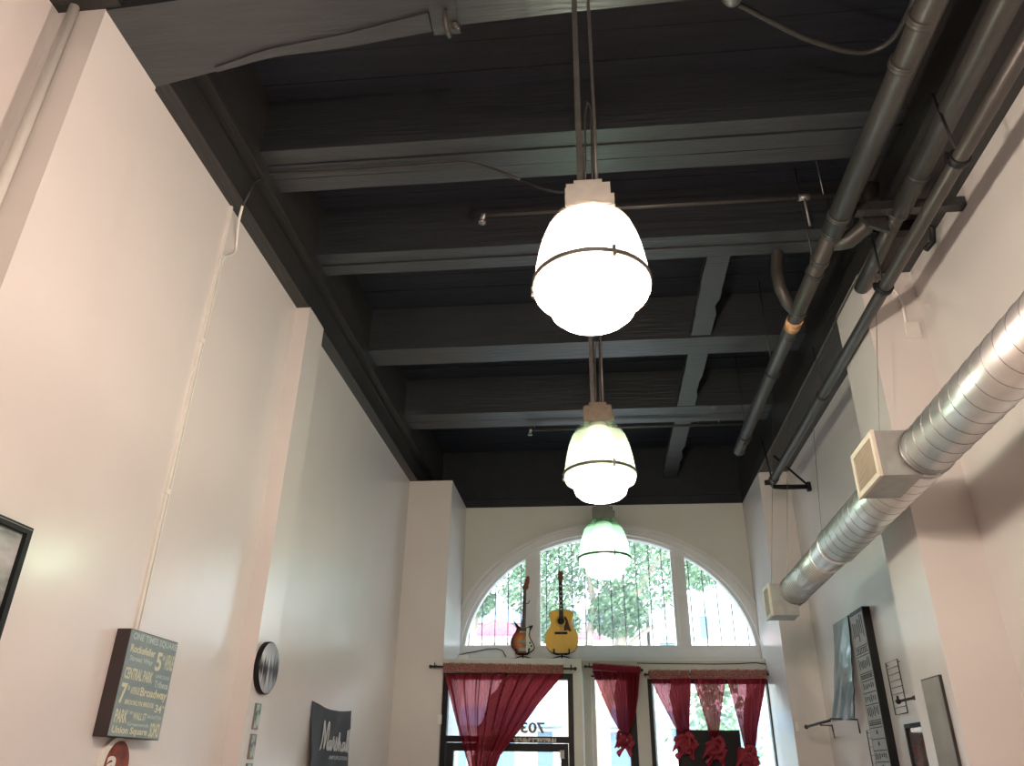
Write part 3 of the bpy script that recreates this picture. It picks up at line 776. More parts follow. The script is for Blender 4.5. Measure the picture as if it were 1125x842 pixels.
a = MB(); a.tube([(c0.x, 2.395, c0.z), (c0.x, 2.395, c0.z+.05), (c0.x+.01, 2.40, ZB+.0)], .030, 14); a.build('elbow', M['blackmetal'], wc)

# ------------------------------------------------------------------ things on the left wall
# lettered canvas
cv = thing('canvas_print', 'blue-grey canvas print covered in cream place names on the left wall', 'wall art', (XL, 4.07, 1.72))
y0, y1, z0, z1 = 3.83, 4.315, 1.735, 2.235
xf = XL+.075
a = MB(); a.box(XL+.001, xf, y0, y1, z0, z1); a.bevel(.004); a.build('canvas', M['canvasedge'] if 'canvasedge' in M else pmat('dark_brown_canvas_edge', (.035, .024, .024), .7), cv)
a = MB(); a.box(xf, xf+.002, y0+.004, y1-.004, z0+.004, z1-.004)
a.build('canvas_front', text_col('blue_grey_print', [(.3, (.17, .23, .26)), (.5, (.21, .28, .30)), (.75, (.27, .36, .36))], 3, (1, 1, 2), .6), cv)
H = z1-z0; Wd = y1-y0
cream = pmat('cream_ink', (.60, .60, .46), .6); blue = pmat('pale_blue_ink', (.42, .52, .53), .6)
def tx(mt_, s, u0, u1, v0, v1):
    mb = MB()
    text_into(mb, s, (xf+.002, y0+Wd*u0, z1-H*v1), (0, 1, 0), (0, 0, 1), Wd*(u1-u0), H*(v1-v0), .0015)
    mb.build('lettering', mt_, cv)
tx(blue, 'ONE TIMES SQUARE', .06, .98, .025, .105)
tx(cream, 'Rockefeller', .06, .56, .14, .215)
tx(cream, '5', .60, .72, .15, .34); tx(cream, 'th', .73, .77, .16, .22); tx(cream, 'AVENUE', .79, .97, .15, .31)
tx(blue, 'Street Way', .08, .54, .245, .31)
tx(cream, 'CENTRAL PARK', .05, .60, .36, .47)
tx(blue, 'LINCOLN', .66, .94, .37, .405); tx(blue, 'Tribeca', .66, .96, .43, .50)
tx(cream, '7', .05, .16, .51, .70); tx(cream, 'th', .17, .21, .52, .57); tx(cream, 'AVENUE', .23, .40, .53, .60); tx(cream, 'Broadway', .42, .97, .52, .63)
tx(cream, 'BROOKLYN BRIDGE', .17, .74, .655, .70); tx(cream, '34', .78, .92, .66, .74); tx(cream, 'th', .93, .97, .66, .69)
tx(cream, 'PARK', .05, .28, .75, .87); tx(cream, 'AVE', .30, .36, .755, .785); tx(cream, 'WALL ST', .38, .64, .76, .83); tx(blue, 'MANHATTAN', .66, .95, .77, .805)
tx(blue, 'Greenwich', .30, .72, .855, .89); tx(cream, 'Union Square', .05, .72, .90, .985); tx(cream, 'SOHO', .76, .96, .84, .98)
# round-topped plaque under it
pg = thing('wall_plaque', 'dark red rounded plaque with white border just below the lettered canvas', 'wall plaque', (XL, 4.05, 1.55))
def disc_poly(cy, cz, ry, rz, n=40): return [(cy+ry*math.cos(2*PI*i/n), cz+rz*math.sin(2*PI*i/n)) for i in range(n)]
pc0 = at(127, 836, 0, XL+.02)
a = MB(); a.prism(disc_poly(pc0.y, pc0.z-.03, .135, .135), lambda u, v, d: (d, u, v), XL+.001, XL+.018); a.build('white_backing', M['whiteplastic'], pg)
a = MB(); a.prism([p for p in disc_poly(pc0.y+.015, pc0.z-.03, .105, .118)], lambda u, v, d: (d, u, v), XL+.018, XL+.024); a.build('red_face', text_col('mottled_dark_red', [(.35, (.08, .012, .008)), (.65, (.25, .05, .025))], 14), pg)
a = MB(); text_into(a, 'a', (XL+.024, pc0.y-.085, pc0.z-.05), (0, 1, 0), (0, 0, 1), .09, .07, .003); a.build('letter', M['whiteplastic'], pg)
# picture at the left edge of the frame
pf = thing('framed_picture', 'black framed picture cut off by the left edge of the photo', 'picture', (-2.4, 2.72, 1.9))
a = MB(); X0 = -2.405
yA, yB, zA, zB_ = 2.42, 2.975, 1.72, 2.505
for bx_ in ((yA, yB, zB_-.03, zB_), (yA, yB, zA, zA+.03), (yA, yA+.03, zA+.03, zB_-.03), (yB-.03, yB, zA+.03, zB_-.03)):
    a.box(X0+.002 if bx_[1] < 2.92 else X0+.002, X0+.032, *bx_)
a.bevel(.004).build('frame_moulding', M['blackmetal'], pf)
a = MB(); a.box(X0+.003, X0+.012, yA+.03, yB-.03, zA+.03, zB_-.03)
a.build('picture_print', text_col('grey_green_landscape', [(.35, (.10, .13, .12)), (.5, (.30, .34, .34)), (.62, (.45, .47, .50)), (.75, (.50, .46, .33))], 3, (1, 1, 2.5)), pf)
a = MB(); a.box(X0+.033, X0+.034, yA+.01, yB-.01, zB_-.012, zB_-.009); a.build('bright_edge', M['rod'], pf)
# round plaque on the pilaster
XP = -2.31
dk = thing('round_plaque', 'round silver and black picture disc on the second left pilaster', 'wall art', (XP, 5.45, 2.23))
a = MB(); a.lathe([(0, .001), (.172, .001), (.172, .035), (.168, .038), (0, .038)], (XP, 5.448, 2.235), 56, 0); a.build('disc_edge', M['blackmetal'], dk)
mt, t, b = nt('skyline_print')
tcn = t.nodes.new('ShaderNodeTexCoord'); mp = t.nodes.new('ShaderNodeMapping'); mp.inputs['Scale'].default_value = (1, 30, 3)
t.links.new(tcn.outputs['Object'], mp.inputs[0]); n_ = t.nodes.new('ShaderNodeTexNoise'); n_.inputs['Scale'].default_value = 1.0; n_.inputs['Detail'].default_value = 5
t.links.new(mp.outputs[0], n_.inputs['Vector'])
sx = t.nodes.new('ShaderNodeSeparateXYZ'); t.links.new(tcn.outputs['Object'], sx.inputs[0])
ab = t.nodes.new('ShaderNodeMath'); ab.operation = 'ABSOLUTE'; t.links.new(sx.outputs['Z'], ab.inputs[0])
ml = t.nodes.new('ShaderNodeMath'); ml.operation = 'MULTIPLY'; ml.inputs[1].default_value = 2.4; t.links.new(ab.outputs[0], ml.inputs[0])
ad = t.nodes.new('ShaderNodeMath'); ad.operation = 'ADD'; t.links.new(ml.outputs[0], ad.inputs[0]); t.links.new(n_.outputs['Fac'], ad.inputs[1])
cr = t.nodes.new('ShaderNodeValToRGB'); cr.color_ramp.elements[0].position = .55; cr.color_ramp.elements[0].color = (.03, .03, .045, 1); cr.color_ramp.elements[1].position = .72; cr.color_ramp.elements[1].color = (.50, .53, .60, 1)
t.links.new(ad.outputs[0], cr.inputs[0]); t.links.new(cr.outputs[0], b.inputs['Base Color']); b.inputs['Roughness'].default_value = .35
a = MB(); a.lathe([(0, .038), (.166, .038), (.166, .040), (0, .041)], (XP, 5.448, 2.235), 56, 0); a.build('printed_face', mt, dk)
pcol = [text_col('small_photo_teal', [(.35, (.08, .12, .12)), (.5, (.35, .48, .46)), (.65, (.6, .55, .4))], 14),
        text_col('small_photo_ochre', [(.35, (.08, .09, .10)), (.5, (.38, .48, .48)), (.65, (.45, .30, .10))], 16)]
for k, (zA_, zB2, lab) in enumerate(((1.845, 2.005, 'small teal and ochre picture tile directly under the round disc'), (1.665, 1.815, 'small teal picture tile, second under the round disc'), (1.50, 1.64, 'small dark picture tile at the bottom edge, third under the round disc'))):
    t_ = thing('picture_tile', lab, 'wall art', (XP, 5.44, zA_))
    a = MB(); a.box(XP+.001, XP+.012, 5.392, 5.478, zA_, zB2); a.bevel(.002); a.build('tile_block', M['rod'], t_)
    a = MB(); a.box(XP+.012, XP+.014, 5.400, 5.470, zA_+.008, zB2-.008); a.build('tile_picture', pcol[k % 2], t_)
# black banner with script lettering
bn = thing('wall_banner', 'black cloth banner with white script lettering on the left wall', 'banner', (XL, 7.4, 1.4))
BY0, BY1, BZ1, BZ0 = 6.83, 7.99, 2.135, 1.15
def ban(u, v, off=0):
    y = BY0+(BY1-BY0)*u
    sag = .035*math.sin(PI*u)*(1-v)
    z = BZ1-(BZ1-BZ0)*v-sag*1.0
    cor = math.exp(-((u-.0)**2+v**2)*14)+math.exp(-((u-1)**2+v**2)*14)
    d = .010+.007*math.sin((u*1.2+v*2.0)*9)*math.exp(-v*1.5)+.006*math.sin(u*14+v*4)*math.exp(-v)+.03*(1-u)*min(1, v*3)*math.exp(-u*6)+.012*min(1, v*2)
    return Vector((XL+max(.003, d*(1-cor*.6))+off, y, z))
M['cloth'] = pmat('black_banner_cloth', (.009, .009, .014), .55, var=.15, scale=10, bump=.1, bscale=60)
a = MB(); a.grid(60, 40, lambda u, v: ban(u, v)); a.build('banner_cloth', M['cloth'], bn)
# script strokes in unit coordinates (x right, y up); slant added
S = [
 [(0, .0), (.03, .10), (.075, .55), (.115, 1.0), (.125, .92), (.125, .5), (.13, .05), (.15, .25), (.19, .75), (.235, 1.02), (.24, .9), (.225, .5), (.22, .12), (.245, .0), (.28, .12)],
 [(.335, .30), (.31, .36), (.275, .28), (.265, .08), (.285, .0), (.32, .12), (.345, .36), (.34, .10), (.355, .0), (.385, .10)],
 [(.385, .10), (.41, .35), (.425, .52), (.43, .40), (.455, .38), (.455, .12), (.47, .0), (.495, .10)],
 [(.495, .10), (.53, .35), (.545, .52), (.55, .38), (.565, .18), (.55, .02), (.52, .02), (.53, .08), (.575, .10)],
 [(.575, .10), (.62, .45), (.655, .72), (.65, .5), (.62, .0), (.635, .22), (.66, .36), (.68, .28), (.68, .06), (.70, .0), (.725, .10)],
 [(.80, .30), (.775, .36), (.745, .28), (.735, .08), (.755, .0), (.785, .12), (.815, .36), (.81, .10), (.83, .02), (.855, .15)],
 [(.855, .15), (.895, .50), (.915, .80), (.905, .86), (.89, .75), (.875, .2), (.885, .02), (.905, .05), (.925, .2)],
 [(.925, .20), (.965, .55), (.985, .86), (.975, .92), (.96, .8), (.945, .2), (.955, .02), (.98, .0), (1.0, .1)],
]
def smooth(P, n=6):
    out = []
    for i in range(len(P)-1):
        p0 = P[max(i-1, 0)]; p1 = P[i]; p2 = P[i+1]; p3 = P[min(i+2, len(P)-1)]
        for k in range(n):
            t_ = k/n
            out.append(tuple(.5*((2*p1[c])+(-p0[c]+p2[c])*t_+(2*p0[c]-5*p1[c]+4*p2[c]-p3[c])*t_**2+(-p0[c]+3*p1[c]-3*p2[c]+p3[c])*t_**3) for c in (0, 1)))
    out.append(P[-1]); return out
a = MB()
for st in S:
    pts = []
    for (x_, y_) in smooth(st):
        y__ = 7.10+.87*x_; z__ = 1.765+(.235-.02*x_)*y_
        u = (y__-BY0)/(BY1-BY0); v = (BZ1-z__-.035*math.sin(PI*u)*.7)/(BZ1-BZ0)
        pts.append(ban(u, v, .006))
    a.tube(pts, .0065, 6)
a.build('script_lettering', pmat('white_banner_ink', (.55, .58, .62), .5), bn)
a = MB(); text_into(a, 'AMPLIFICATION', (XL+.036, 7.33, 1.695), (0, 1, 0), (0, 0, 1), .55, .032, .004); a.build('small_lettering', pmat('grey_banner_ink', (.35, .36, .40), .5), bn)

# small switch on the left corner column, sensor by the door, block on the ledge
h_ = at(423, 803, 1, 9.6)
a = MB(); a.box(h_.x-.012, h_.x+.018, 9.572, 9.599, h_.z-.05, h_.z+.05); a.tube([(h_.x, 9.575, h_.z-.02), (h_.x+.04, 9.56, h_.z-.025)], .008, 8)
tag(rooted(a.build('wall_hook', M['whiteplastic']), h_), 'small white hook low on the left corner column', 'hook')
h_ = at(484, 791, 1, YD)
a = MB(); a.box(h_.x-.025, h_.x+.02, 9.55, 9.599, h_.z-.05, h_.z+.05); a.bevel(.008)
tag(rooted(a.build('door_sensor', M['whiteplastic']), (h_.x, 9.58, h_.z)), 'small white sensor box on the left side of the door frame', 'sensor')
h_ = at(494, 721, 1, YL+.05)
a = MB(); a.box(-1.84, -1.72, YL-.01, YL+.08, ZLEDGE+.004, ZLEDGE+.05); a.bevel(.005)
tag(rooted(a.build('cable_box', M['whiteplastic']), (-1.80, YL+.04, ZLEDGE)), 'small white cable box at the left end of the ledge', 'box')
h_ = at(871, 799, 1, 9.55)
a = MB(); a.box(2.13, 2.17, 9.52, 9.549, h_.z-.05, h_.z+.05); a.bevel(.006)
tag(rooted(a.build('light_switch', M['whiteplastic']), (2.15, 9.54, h_.z)), 'small grey switch low on the right corner column', 'switch')
# black cables on the ledge
a = MB(); pts = [at(px, py, 1, YL+.12) for px, py in ((500, 721), (512, 718), (524, 716), (535, 713.5), (545, 713), (552, 715), (556, 722))]
a.tube(pts, .007, 8); tag(rooted(a.build('ledge_cable', M['iron']), pts[0]), 'black cable arching up from the ledge left of the electric guitar', 'cable')
a = MB(); pts = [at(px, py, 1, YL-.008) for px, py in ((700, 729), (740, 729.5), (785, 730), (812, 729.5), (830, 728.5), (848, 731))]
a.tube(pts, .006, 8); tag(rooted(a.build('wall_cable', M['iron']), pts[0]), 'dark cable along the wall above the three red curtains', 'cable')

# ------------------------------------------------------------------ guitars
YG = YL+.13
M['stand'] = M['blackmetal']
def stand(label, cx, z0, half, neckx, neckz, lean=0.0):
    t = thing('guitar_stand', label, 'guitar stand', (cx, YG, z0))
    zt = z0+.075
    a = MB(); a.tube([(cx, YG+.0, z0+.01), (cx, YG+.02, z0+.3), (cx+lean*.5, YG+.075, z0+.45), (neckx, YG+.06, neckz)], .009, 8); a.build('post', M['stand'], t)
    for s_ in (-1, 1):
        a = MB(); a.tube([(cx, YG-.02, zt), (cx+s_*half*.6, YG-.045, zt-.01), (cx+s_*half, YG-.075, zt-.005), (cx+s_*half, YG-.085, zt+.055)], .011, 8); a.build('cradle_arm', M['stand'], t)
        a = MB(); a.tube([(cx, YG, z0+.05), (cx+s_*half*1.4, YG-.03, z0+.012), (cx+s_*half*2.4, YG-.04, z0+.008)], .007, 8); a.build('leg', M['stand'], t)
    a = MB(); a.tube([(cx, YG, z0+.05), (cx, YG+.03, z0+.008)], .007, 8); a.build('leg', M['stand'], t)
    a = MB(); a.tube([(neckx-.055, YG-.02, neckz+.035), (neckx-.048, YG+.02, neckz), (neckx, YG+.055, neckz), (neckx+.048, YG+.02, neckz), (neckx+.065, YG-.02, neckz+.03)], .007, 8); a.build('neck_yoke', M['stand'], t)
    return t
ZG = ZLEDGE+.004
# acoustic
gc = at(617.3, 715, 1, YG); ax = gc.x; az = ZG+.075
half = [(0, .0), (.06, .001), (.13, .012), (.175, .04), (.203, .085), (.219, .14), (.222, .185), (.214, .24), (.190, .295), (.158, .335), (.142, .37), (.143, .41), (.153, .445), (.161, .475), (.160, .505), (.142, .538), (.10, .556), (.05, .562), (0, .563)]
def full(h): return [(ax+u, az+v) for u, v in h]+[(ax-u, az+v) for u, v in h[-2:0:-1]]
ag = thing('acoustic_guitar', 'yellow acoustic guitar standing upright on the window ledge', 'guitar', (ax, YG, az))
YT = YG-.055
a = MB(); a.prism(full(half), lambda u, v, d: (u, d, v), YT+.003, YT+.095); a.build('body_sides', pmat('dark_mahogany', (.10, .025, .015), .3, var=.2, stretch=(8, 1, 1)), ag)
a = MB(); hs = [(u*.985, .004+v*.985) for u, v in half]; a.prism(full(hs), lambda u, v, d: (u, d, v), YT, YT+.004)
a.build('soundboard', pmat('yellow_spruce_top', (.88, .47, .045), .28, var=.08, scale=6, stretch=(20, 1, 1)), ag)
a = MB(); a.lathe([(.0, 0), (.048, 0), (.048, .003), (0, .003)], (ax-.005, YT-.004, az+.415), 32, 1); a.build('sound_hole', M['blackmetal'], ag)
a = MB()
for r in (.058, .072): 
    a.tube([(ax-.005+r*math.cos(k*PI/16), YT-.001, az+.415+r*math.sin(k*PI/16)) for k in range(33)], .002, 5)
a.build('rosette', pmat('rosette_brown', (.15, .07, .03), .5), ag)
a = MB(); a.prism([(ax+.03, az+.46), (ax+.055, az+.475), (ax+.085, az+.43), (ax+.105, az+.36), (ax+.135, az+.285), (ax+.11, az+.275), (ax+.085, az+.295), (ax+.035, az+.285), (ax+.035, az+.34), (ax+.05, az+.37), (ax+.058, az+.41)], lambda u, v, d: (u, d, v), YT-.005, YT)
a.build('pickguard', pmat('tortoiseshell', (.07, .02, .012), .2, var=.5, scale=30), ag)
a = MB(); a.box(ax-.09, ax+.08, YT-.012, YT, az+.243, az+.272); a.bevel(.004)
for k in range(6): a.lathe([(0, -.01), (.004, -.008), (.004, .0), (0, .0)], (ax-.045+k*.016, YT-.013, az+.25), 8, 1)
a.build('bridge', M['blackmetal'], ag)
a = MB(); a.prism([(ax-.029, az+.45), (ax+.029, az+.45), (ax+.022, az+.945), (ax-.022, az+.945)], lambda u, v, d: (u, d, v), YT-.012, YT+.02)
nk = a.build('neck', M['blackmetal'], ag)
a = MB()
for zz in (.56, .605, .665, .73, .79, .865): a.box(ax-.013, ax+.013, YT-.014, YT-.012, az+zz, az+zz+.02)
a.build('inlays', M['whiteplastic'], nk)
a = MB(); a.prism([(ax-.024, az+.945), (ax+.024, az+.945), (ax+.036, az+.98), (ax+.035, az+1.06), (ax+.028, az+1.085), (ax, az+1.078), (ax-.028, az+1.085), (ax-.035, az+1.06), (ax-.036, az+.98)], lambda u, v, d: (u, d, v), YT-.006, YT+.014)
hs_ = a.build('headstock', pmat('reddish_headstock', (.16, .045, .02), .35, var=.2), ag)
for s_ in (-1, 1):
    for k in range(3):
        a = MB(); a.tube([(ax+s_*.033, YT+.004, az+.975+k*.033), (ax+s_*.05, YT+.004, az+.975+k*.033)], .005, 8); a.build('tuning_peg', M['rod'], hs_)
a = MB()
for k in range(6): a.tube([(ax-.02+k*.008, YT-.0155, az+.26), (ax-.017+k*.0068, YT-.0155, az+.95)], .0009, 4)
a.build('strings', M['rod'], ag)
stand('black guitar stand holding the yellow acoustic guitar', ax, ZG, .10, ax, az+.70)
# electric
ec = at(574.5, 717, 1, YG)
ex = ec.x; ez = ZG+.07
U = lambda u, v: (ex+(u-287)/650., ez+(780-v)/650.)
body = [(287, 782), (245, 772), (210, 752), (186, 722), (178, 688), (183, 655), (200, 622), (222, 592), (230, 574), (224, 552), (210, 520), (199, 492), (226, 520), (248, 545), (268, 558), (300, 562), (330, 556), (352, 543), (374, 540), (372, 552), (358, 572), (350, 590), (348, 612), (352, 640), (368, 670), (386, 700), (392, 728), (378, 752), (345, 772), (315, 781)]
eg = thing('electric_guitar', 'sunburst electric guitar with two pointed horns on the window ledge', 'guitar', (ex, YG, ez))
YT2 = YG-.03
mt, t, b = nt('sunburst_finish')
tcn = t.nodes.new('ShaderNodeTexCoord'); mp = t.nodes.new('ShaderNodeMapping'); mp.inputs['Location'].default_value = (.02, 0, -.155*5.2); mp.inputs['Scale'].default_value = (6.0, 3, 5.2)
t.links.new(tcn.outputs['Object'], mp.inputs[0]); g_ = t.nodes.new('ShaderNodeTexGradient'); g_.gradient_type = 'SPHERICAL'; t.links.new(mp.outputs[0], g_.inputs[0])
cr = t.nodes.new('ShaderNodeValToRGB'); e_ = cr.color_ramp.elements
e_[0].position = .0; e_[0].color = (.012, .008, .008, 1); e_[1].position = .75; e_[1].color = (.62, .24, .03, 1)
k_ = e_.new(.22); k_.color = (.10, .02, .01, 1); k_ = e_.new(.45); k_.color = (.38, .09, .015, 1)
t.links.new(g_.outputs['Fac'], cr.inputs[0]); t.links.new(cr.outputs[0], b.inputs['Base Color']); b.inputs['Roughness'].default_value = .2
a = MB(); a.prism([U(*p) for p in body], lambda u, v, d: (u, d, v), YT2, YT2+.04); a.bevel(.006, 2).build('body', mt, eg)
a = MB(); a.prism([U(*p) for p in ((318, 566), (346, 560), (342, 590), (338, 620), (345, 650), (362, 680), (380, 706), (384, 730), (368, 750), (340, 764), (318, 768), (312, 740), (318, 700), (314, 650), (316, 600))], lambda u, v, d: (u, d, v), YT2-.004, YT2)
a.build('pickguard', pmat('mint_white_pickguard', (.62, .68, .58), .35), eg)
a = MB(); 
for (u0, v0, u1, v1) in ((258, 590, 312, 604), (248, 664, 312, 678), (246, 690, 312, 700)): 
    p_, q_ = U(u0, v1), U(u1, v0); a.box(p_[0], q_[0], YT2-.008, YT2, p_[1], q_[1])
a.build('pickups', M['rod'], eg)
a = MB(); p_, q_ = U(255, 755), U(312, 728); a.box(p_[0], q_[0], YT2-.010, YT2, p_[1], q_[1]); a.bevel(.003); a.tube([(q_[0]-.01, YT2-.01, q_[1]), (q_[0]-.03, YT2-.03, q_[1]+.05), (q_[0]-.09, YT2-.03, q_[1]+.055)], .003, 6); a.build('bridge', M['rod'], eg)
for (u_, v_) in ((350, 688), (362, 715), (345, 738)):
    c_ = U(u_, v_); a = MB(); a.lathe([(0, -.016), (.010, -.015), (.012, 0), (0, 0)], (c_[0], YT2-.004, c_[1]), 14, 1); a.build('knob', M['blackmetal'], eg)
a = MB(); a.prism([U(272, 566), U(312, 566), U(315, 235), U(291, 235)], lambda u, v, d: (u, d, v), YT2-.012, YT2+.012); a.build('neck', pmat('rosewood_fretboard', (.07, .04, .03), .4), eg)
a = MB(); a.prism([U(*p) for p in ((291, 236), (315, 236), (326, 226), (336, 215), (333, 190), (343, 165), (344, 125), (336, 108), (320, 112), (308, 140), (294, 180), (282, 205), (281, 226))], lambda u, v, d: (u, d, v), YT2-.006, YT2+.010)
hd2_ = a.build('headstock', pmat('red_brown_headstock', (.17, .045, .025), .3, var=.2), eg)
for k in range(6):
    c_ = U(284+k*5.6, 206-k*17); a = MB(); a.tube([(c_[0], YT2+.002, c_[1]), (c_[0]-.02, YT2+.002, c_[1]+.005)], .004, 6); a.build('tuning_peg', M['rod'], hd2_)
a = MB()
for k in range(6):
    p_ = U(279+k*5.2, 740); q_ = U(294+k*3.4, 236); a.tube([(p_[0], YT2-.016, p_[1]), (q_[0], YT2-.016, q_[1])], .0009, 4)
a.build('strings', M['rod'], eg)
nn = U(300, 345)
stand('black guitar stand holding the sunburst electric guitar', ex, ZG, .085, nn[0], nn[1])

# ------------------------------------------------------------------ things on the right wall
XW = XR
po = thing('wall_poster', 'curled glossy silver-blue poster hanging on the right wall', 'poster', (XW, 8.5, 2.1))
def pos(u, v):
    y_ = 8.69-.54*u; z_ = 3.055-.94*v
    d = .012+(.165-.06*u)*v**1.3+.02*math.sin(u*PI)*math.sin(v*PI*1.2)+.005*math.sin(v*34+u*5)*u*v+.004*math.sin(u*19+v*15)*v
    return Vector((XW-d, y_, z_))
a = MB(); a.grid(40, 70, pos)
a.build('poster_sheet', text_col('silver_blue_print', [(.2, (.10, .17, .20)), (.5, (.22, .30, .34)), (.66, (.30, .34, .38)), (.74, (.35, .07, .09)), (.8, (.30, .32, .36))], 4, (1, 1.6, 1.2), .16), po)
a = MB(); a.tube([pos(1, v/20)+Vector((.006, 0, 0)) for v in range(21)], .005, 6); a.build('dark_edge', M['blackmetal'], po)
# long lettered sign, black with silver words
sg = thing('wall_sign', 'tall narrow black sign covered in stacked silver words on the right wall', 'wall sign', (XW, 7.65, 1.5))
sy0, sy1, sz0, sz1 = 7.50, 7.90, 1.30, 3.02
xs_ = XW-.07
a = MB(); a.box(xs_, XW-.001, sy0, sy1, sz0, sz1); a.bevel(.004).build('sign_board', M['blackmetal'], sg)
a = MB(); a.box(xs_-.003, xs_, sy0+.018, sy1-.018, sz0+.02, sz1-.03)
a.build('sign_face', pmat('pewter_print', (.33, .33, .33), .5, var=.12, scale=12), sg)
dark = MB()
rows = [('HOUSE', .0, .155, 0), ('RULES', .175, .215, 1), ('PLEASE', .225, .30, 0), ('THANK YOU', .315, .345, 1), ('LOVE', .355, .40, 0), ('EASY', .415, .465, 0), ('COUNT', .475, .54, 0), ('SHARE', .555, .58, 1), ('BE', .59, .63, 0), ('I', .645, .685, 0), ('FIVE', .70, .745, 0), ('!', .755, .79, 0), ('LAUGH', .80, .83, 1), ('FAMILY', .84, .91, 0), ('HOME', .92, .99, 0)]
Hs = sz1-sz0-.07
for s_, v0, v1, _ in rows:
    dark.box(xs_-.006, xs_-.0035, sy0+.022, sy1-.022, sz1-.04-Hs*(v0-.006), sz1-.04-Hs*(v0-.002))
    # dark letter strokes only as marks: stacked words in block capitals
rnd = random.Random(5)
for s_, v0, v1, inv in rows:
    zt_, zb_ = sz1-.04-Hs*(v0+.004), sz1-.04-Hs*(v1-.006)
    if inv:
        dark.box(xs_-.006, xs_-.0035, sy0+.03, sy1-.03, zt_-.006, zt_); dark.box(xs_-.006, xs_-.0035, sy0+.03, sy1-.03, zb_, zb_+.006)
    if s_ in ('EASY', 'COUNT'):
        pass
    n = {'I': 1, '!': 1, 'BE': 2}.get(s_, len(s_)+2)
    yy = sy1-.04
    stepw = (sy1-sy0-.08)/max(n, 2)
    if n <= 2:
        dark.box(xs_-.006, xs_-.0035, (sy0+sy1)/2-.015, (sy0+sy1)/2+.015, zb_+.01, zt_-.01); continue
    for k in range(n):
        yk = yy-stepw*(k+.5)
        dark.box(xs_-.006, xs_-.0035, yk-stepw*.14, yk+stepw*.14, zb_+rnd.uniform(0, .3)*(zt_-zb_), zt_-rnd.uniform(0, .3)*(zt_-zb_))
dark.build('dark_marks', M['blackmetal'], sg)
# wire grids
def grid_panel(label, y0, y1, z0, z1, n):
    t = thing('wire_rack', label, 'wire rack', (XW, (y0+y1)/2, z0))
    a = MB(); X_ = XW-.02
    a.tube([(X_, y0, z0), (X_, y0, z1), (X_, y1, z1), (X_, y1, z0), (X_, y0, z0)], .005, 6); a.build('rim', M['iron'], t)
    a = MB()
    for k in range(1, n): a.tube([(X_, y0, z0+(z1-z0)*k/n), (X_, y1, z0+(z1-z0)*k/n)], .003, 6)
    for yy in (y0, y1): a.tube([(X_, yy, z1-.02), (XW-.002, yy, z1-.02)], .004, 6)
    a.build('wires', M['iron'], t)
    return t
grid_panel('small wire rack on the right wall beside the tall lettered sign', 7.02, 7.31, 2.09, 2.50, 8)
e0 = at(952, 803, 0, XW-.02); e1 = at(964, 800, 0, XW-.02)
grid_panel('wire rack at the bottom edge on the left of the tall lettered sign', e1.y+.0, e0.y, 1.45, e0.z, 8)
hk = thing('display_hook', 'short grey hook arm with a black tip on the wire rack', 'hook', (XW, 6.9, 2.2))
k0 = at(1009, 766, 0, XW-.01); k1 = at(987, 771, 0, XW-.25)
a = MB(); a.tube([k0, k0+(k1-k0)*.25, k0+(k1-k0)*.3, k1], [.022, .016, .010, .010], 10); a.build('arm', M['pipe'], hk)
a = MB(); a.sphere(k1, .020); a.tube([k1, k1+Vector((0, 0, .04))], .009, 8); a.build('tip', M['blackmetal'], hk)
wb = thing('wall_bracket', 'thin black folding bracket arm under the curled poster', 'bracket', (XW, 8.4, 2.1))
f1 = [at(945, 806, 0, XW-.005), at(942, 791, 0, XW-.02), at(913, 790, 0, XW-.22), at(911, 791.5, 0, XW-.24)]
a = MB(); a.tube(f1, .008, 8); a.build('upper_arm', M['iron'], wb)
f2 = [at(912, 792, 0, XW-.24), at(900, 795, 0, XW-.30), at(886, 799, 0, XW-.36)]
a = MB(); a.tube(f2, .013, 8); a.sphere(f2[-1], .022); a.build('front_arm', M['iron'], wb)
f3 = [at(901, 797, 0, XW-.30), at(914, 797.5, 0, XW-.2), at(917, 811, 0, XW-.005)]
a = MB(); a.tube(f3, .007, 8); a.build('lower_arm', M['iron'], wb)
# mirror-like picture and tall grey panel
mr = thing('glossy_picture', 'dark framed glossy picture at the bottom edge left of the pilaster', 'picture', (XW, 6.4, 1.5))
g0 = at(995, 798, 0, XW-.02); g1 = at(1015, 793, 0, XW-.02)
my1, my0, mz1 = g0.y, g1.y, g1.z+.0
a = MB()
for bx_ in ((my0, my1, mz1-.03, mz1), (my0, my1, 1.35, 1.38), (my0, my0+.03, 1.38, mz1-.03), (my1-.03, my1, 1.38, mz1-.03)): a.box(XW-.035, XW-.001, *bx_)
a.bevel(.005).build('frame_moulding', M['blackmetal'], mr)
a = MB(); a.box(XW-.016, XW-.002, my0+.03, my1-.03, 1.38, mz1-.03)
a.build('glazed_picture', pmat('glossy_dark_print', (.16, .12, .12), .06, var=.35, scale=6, coat=1), mr)
pn = thing('grey_panel', 'tall narrow grey picture panel on the inner face of the right pilaster', 'wall art', (2.10, 5.43, 1.35))
a = MB(); a.box(2.082, 2.099, 5.275, 5.575, 1.30, 2.185); a.bevel(.002); a.build('panel_board', M['iron'], pn)
a = MB(); a.box(2.080, 2.082, 5.283, 5.567, 1.308, 2.177); a.build('panel_face', text_col('grey_foggy_print', [(.3, (.20, .19, .18)), (.6, (.28, .265, .24)), (.8, (.32, .26, .20))], 4), pn)
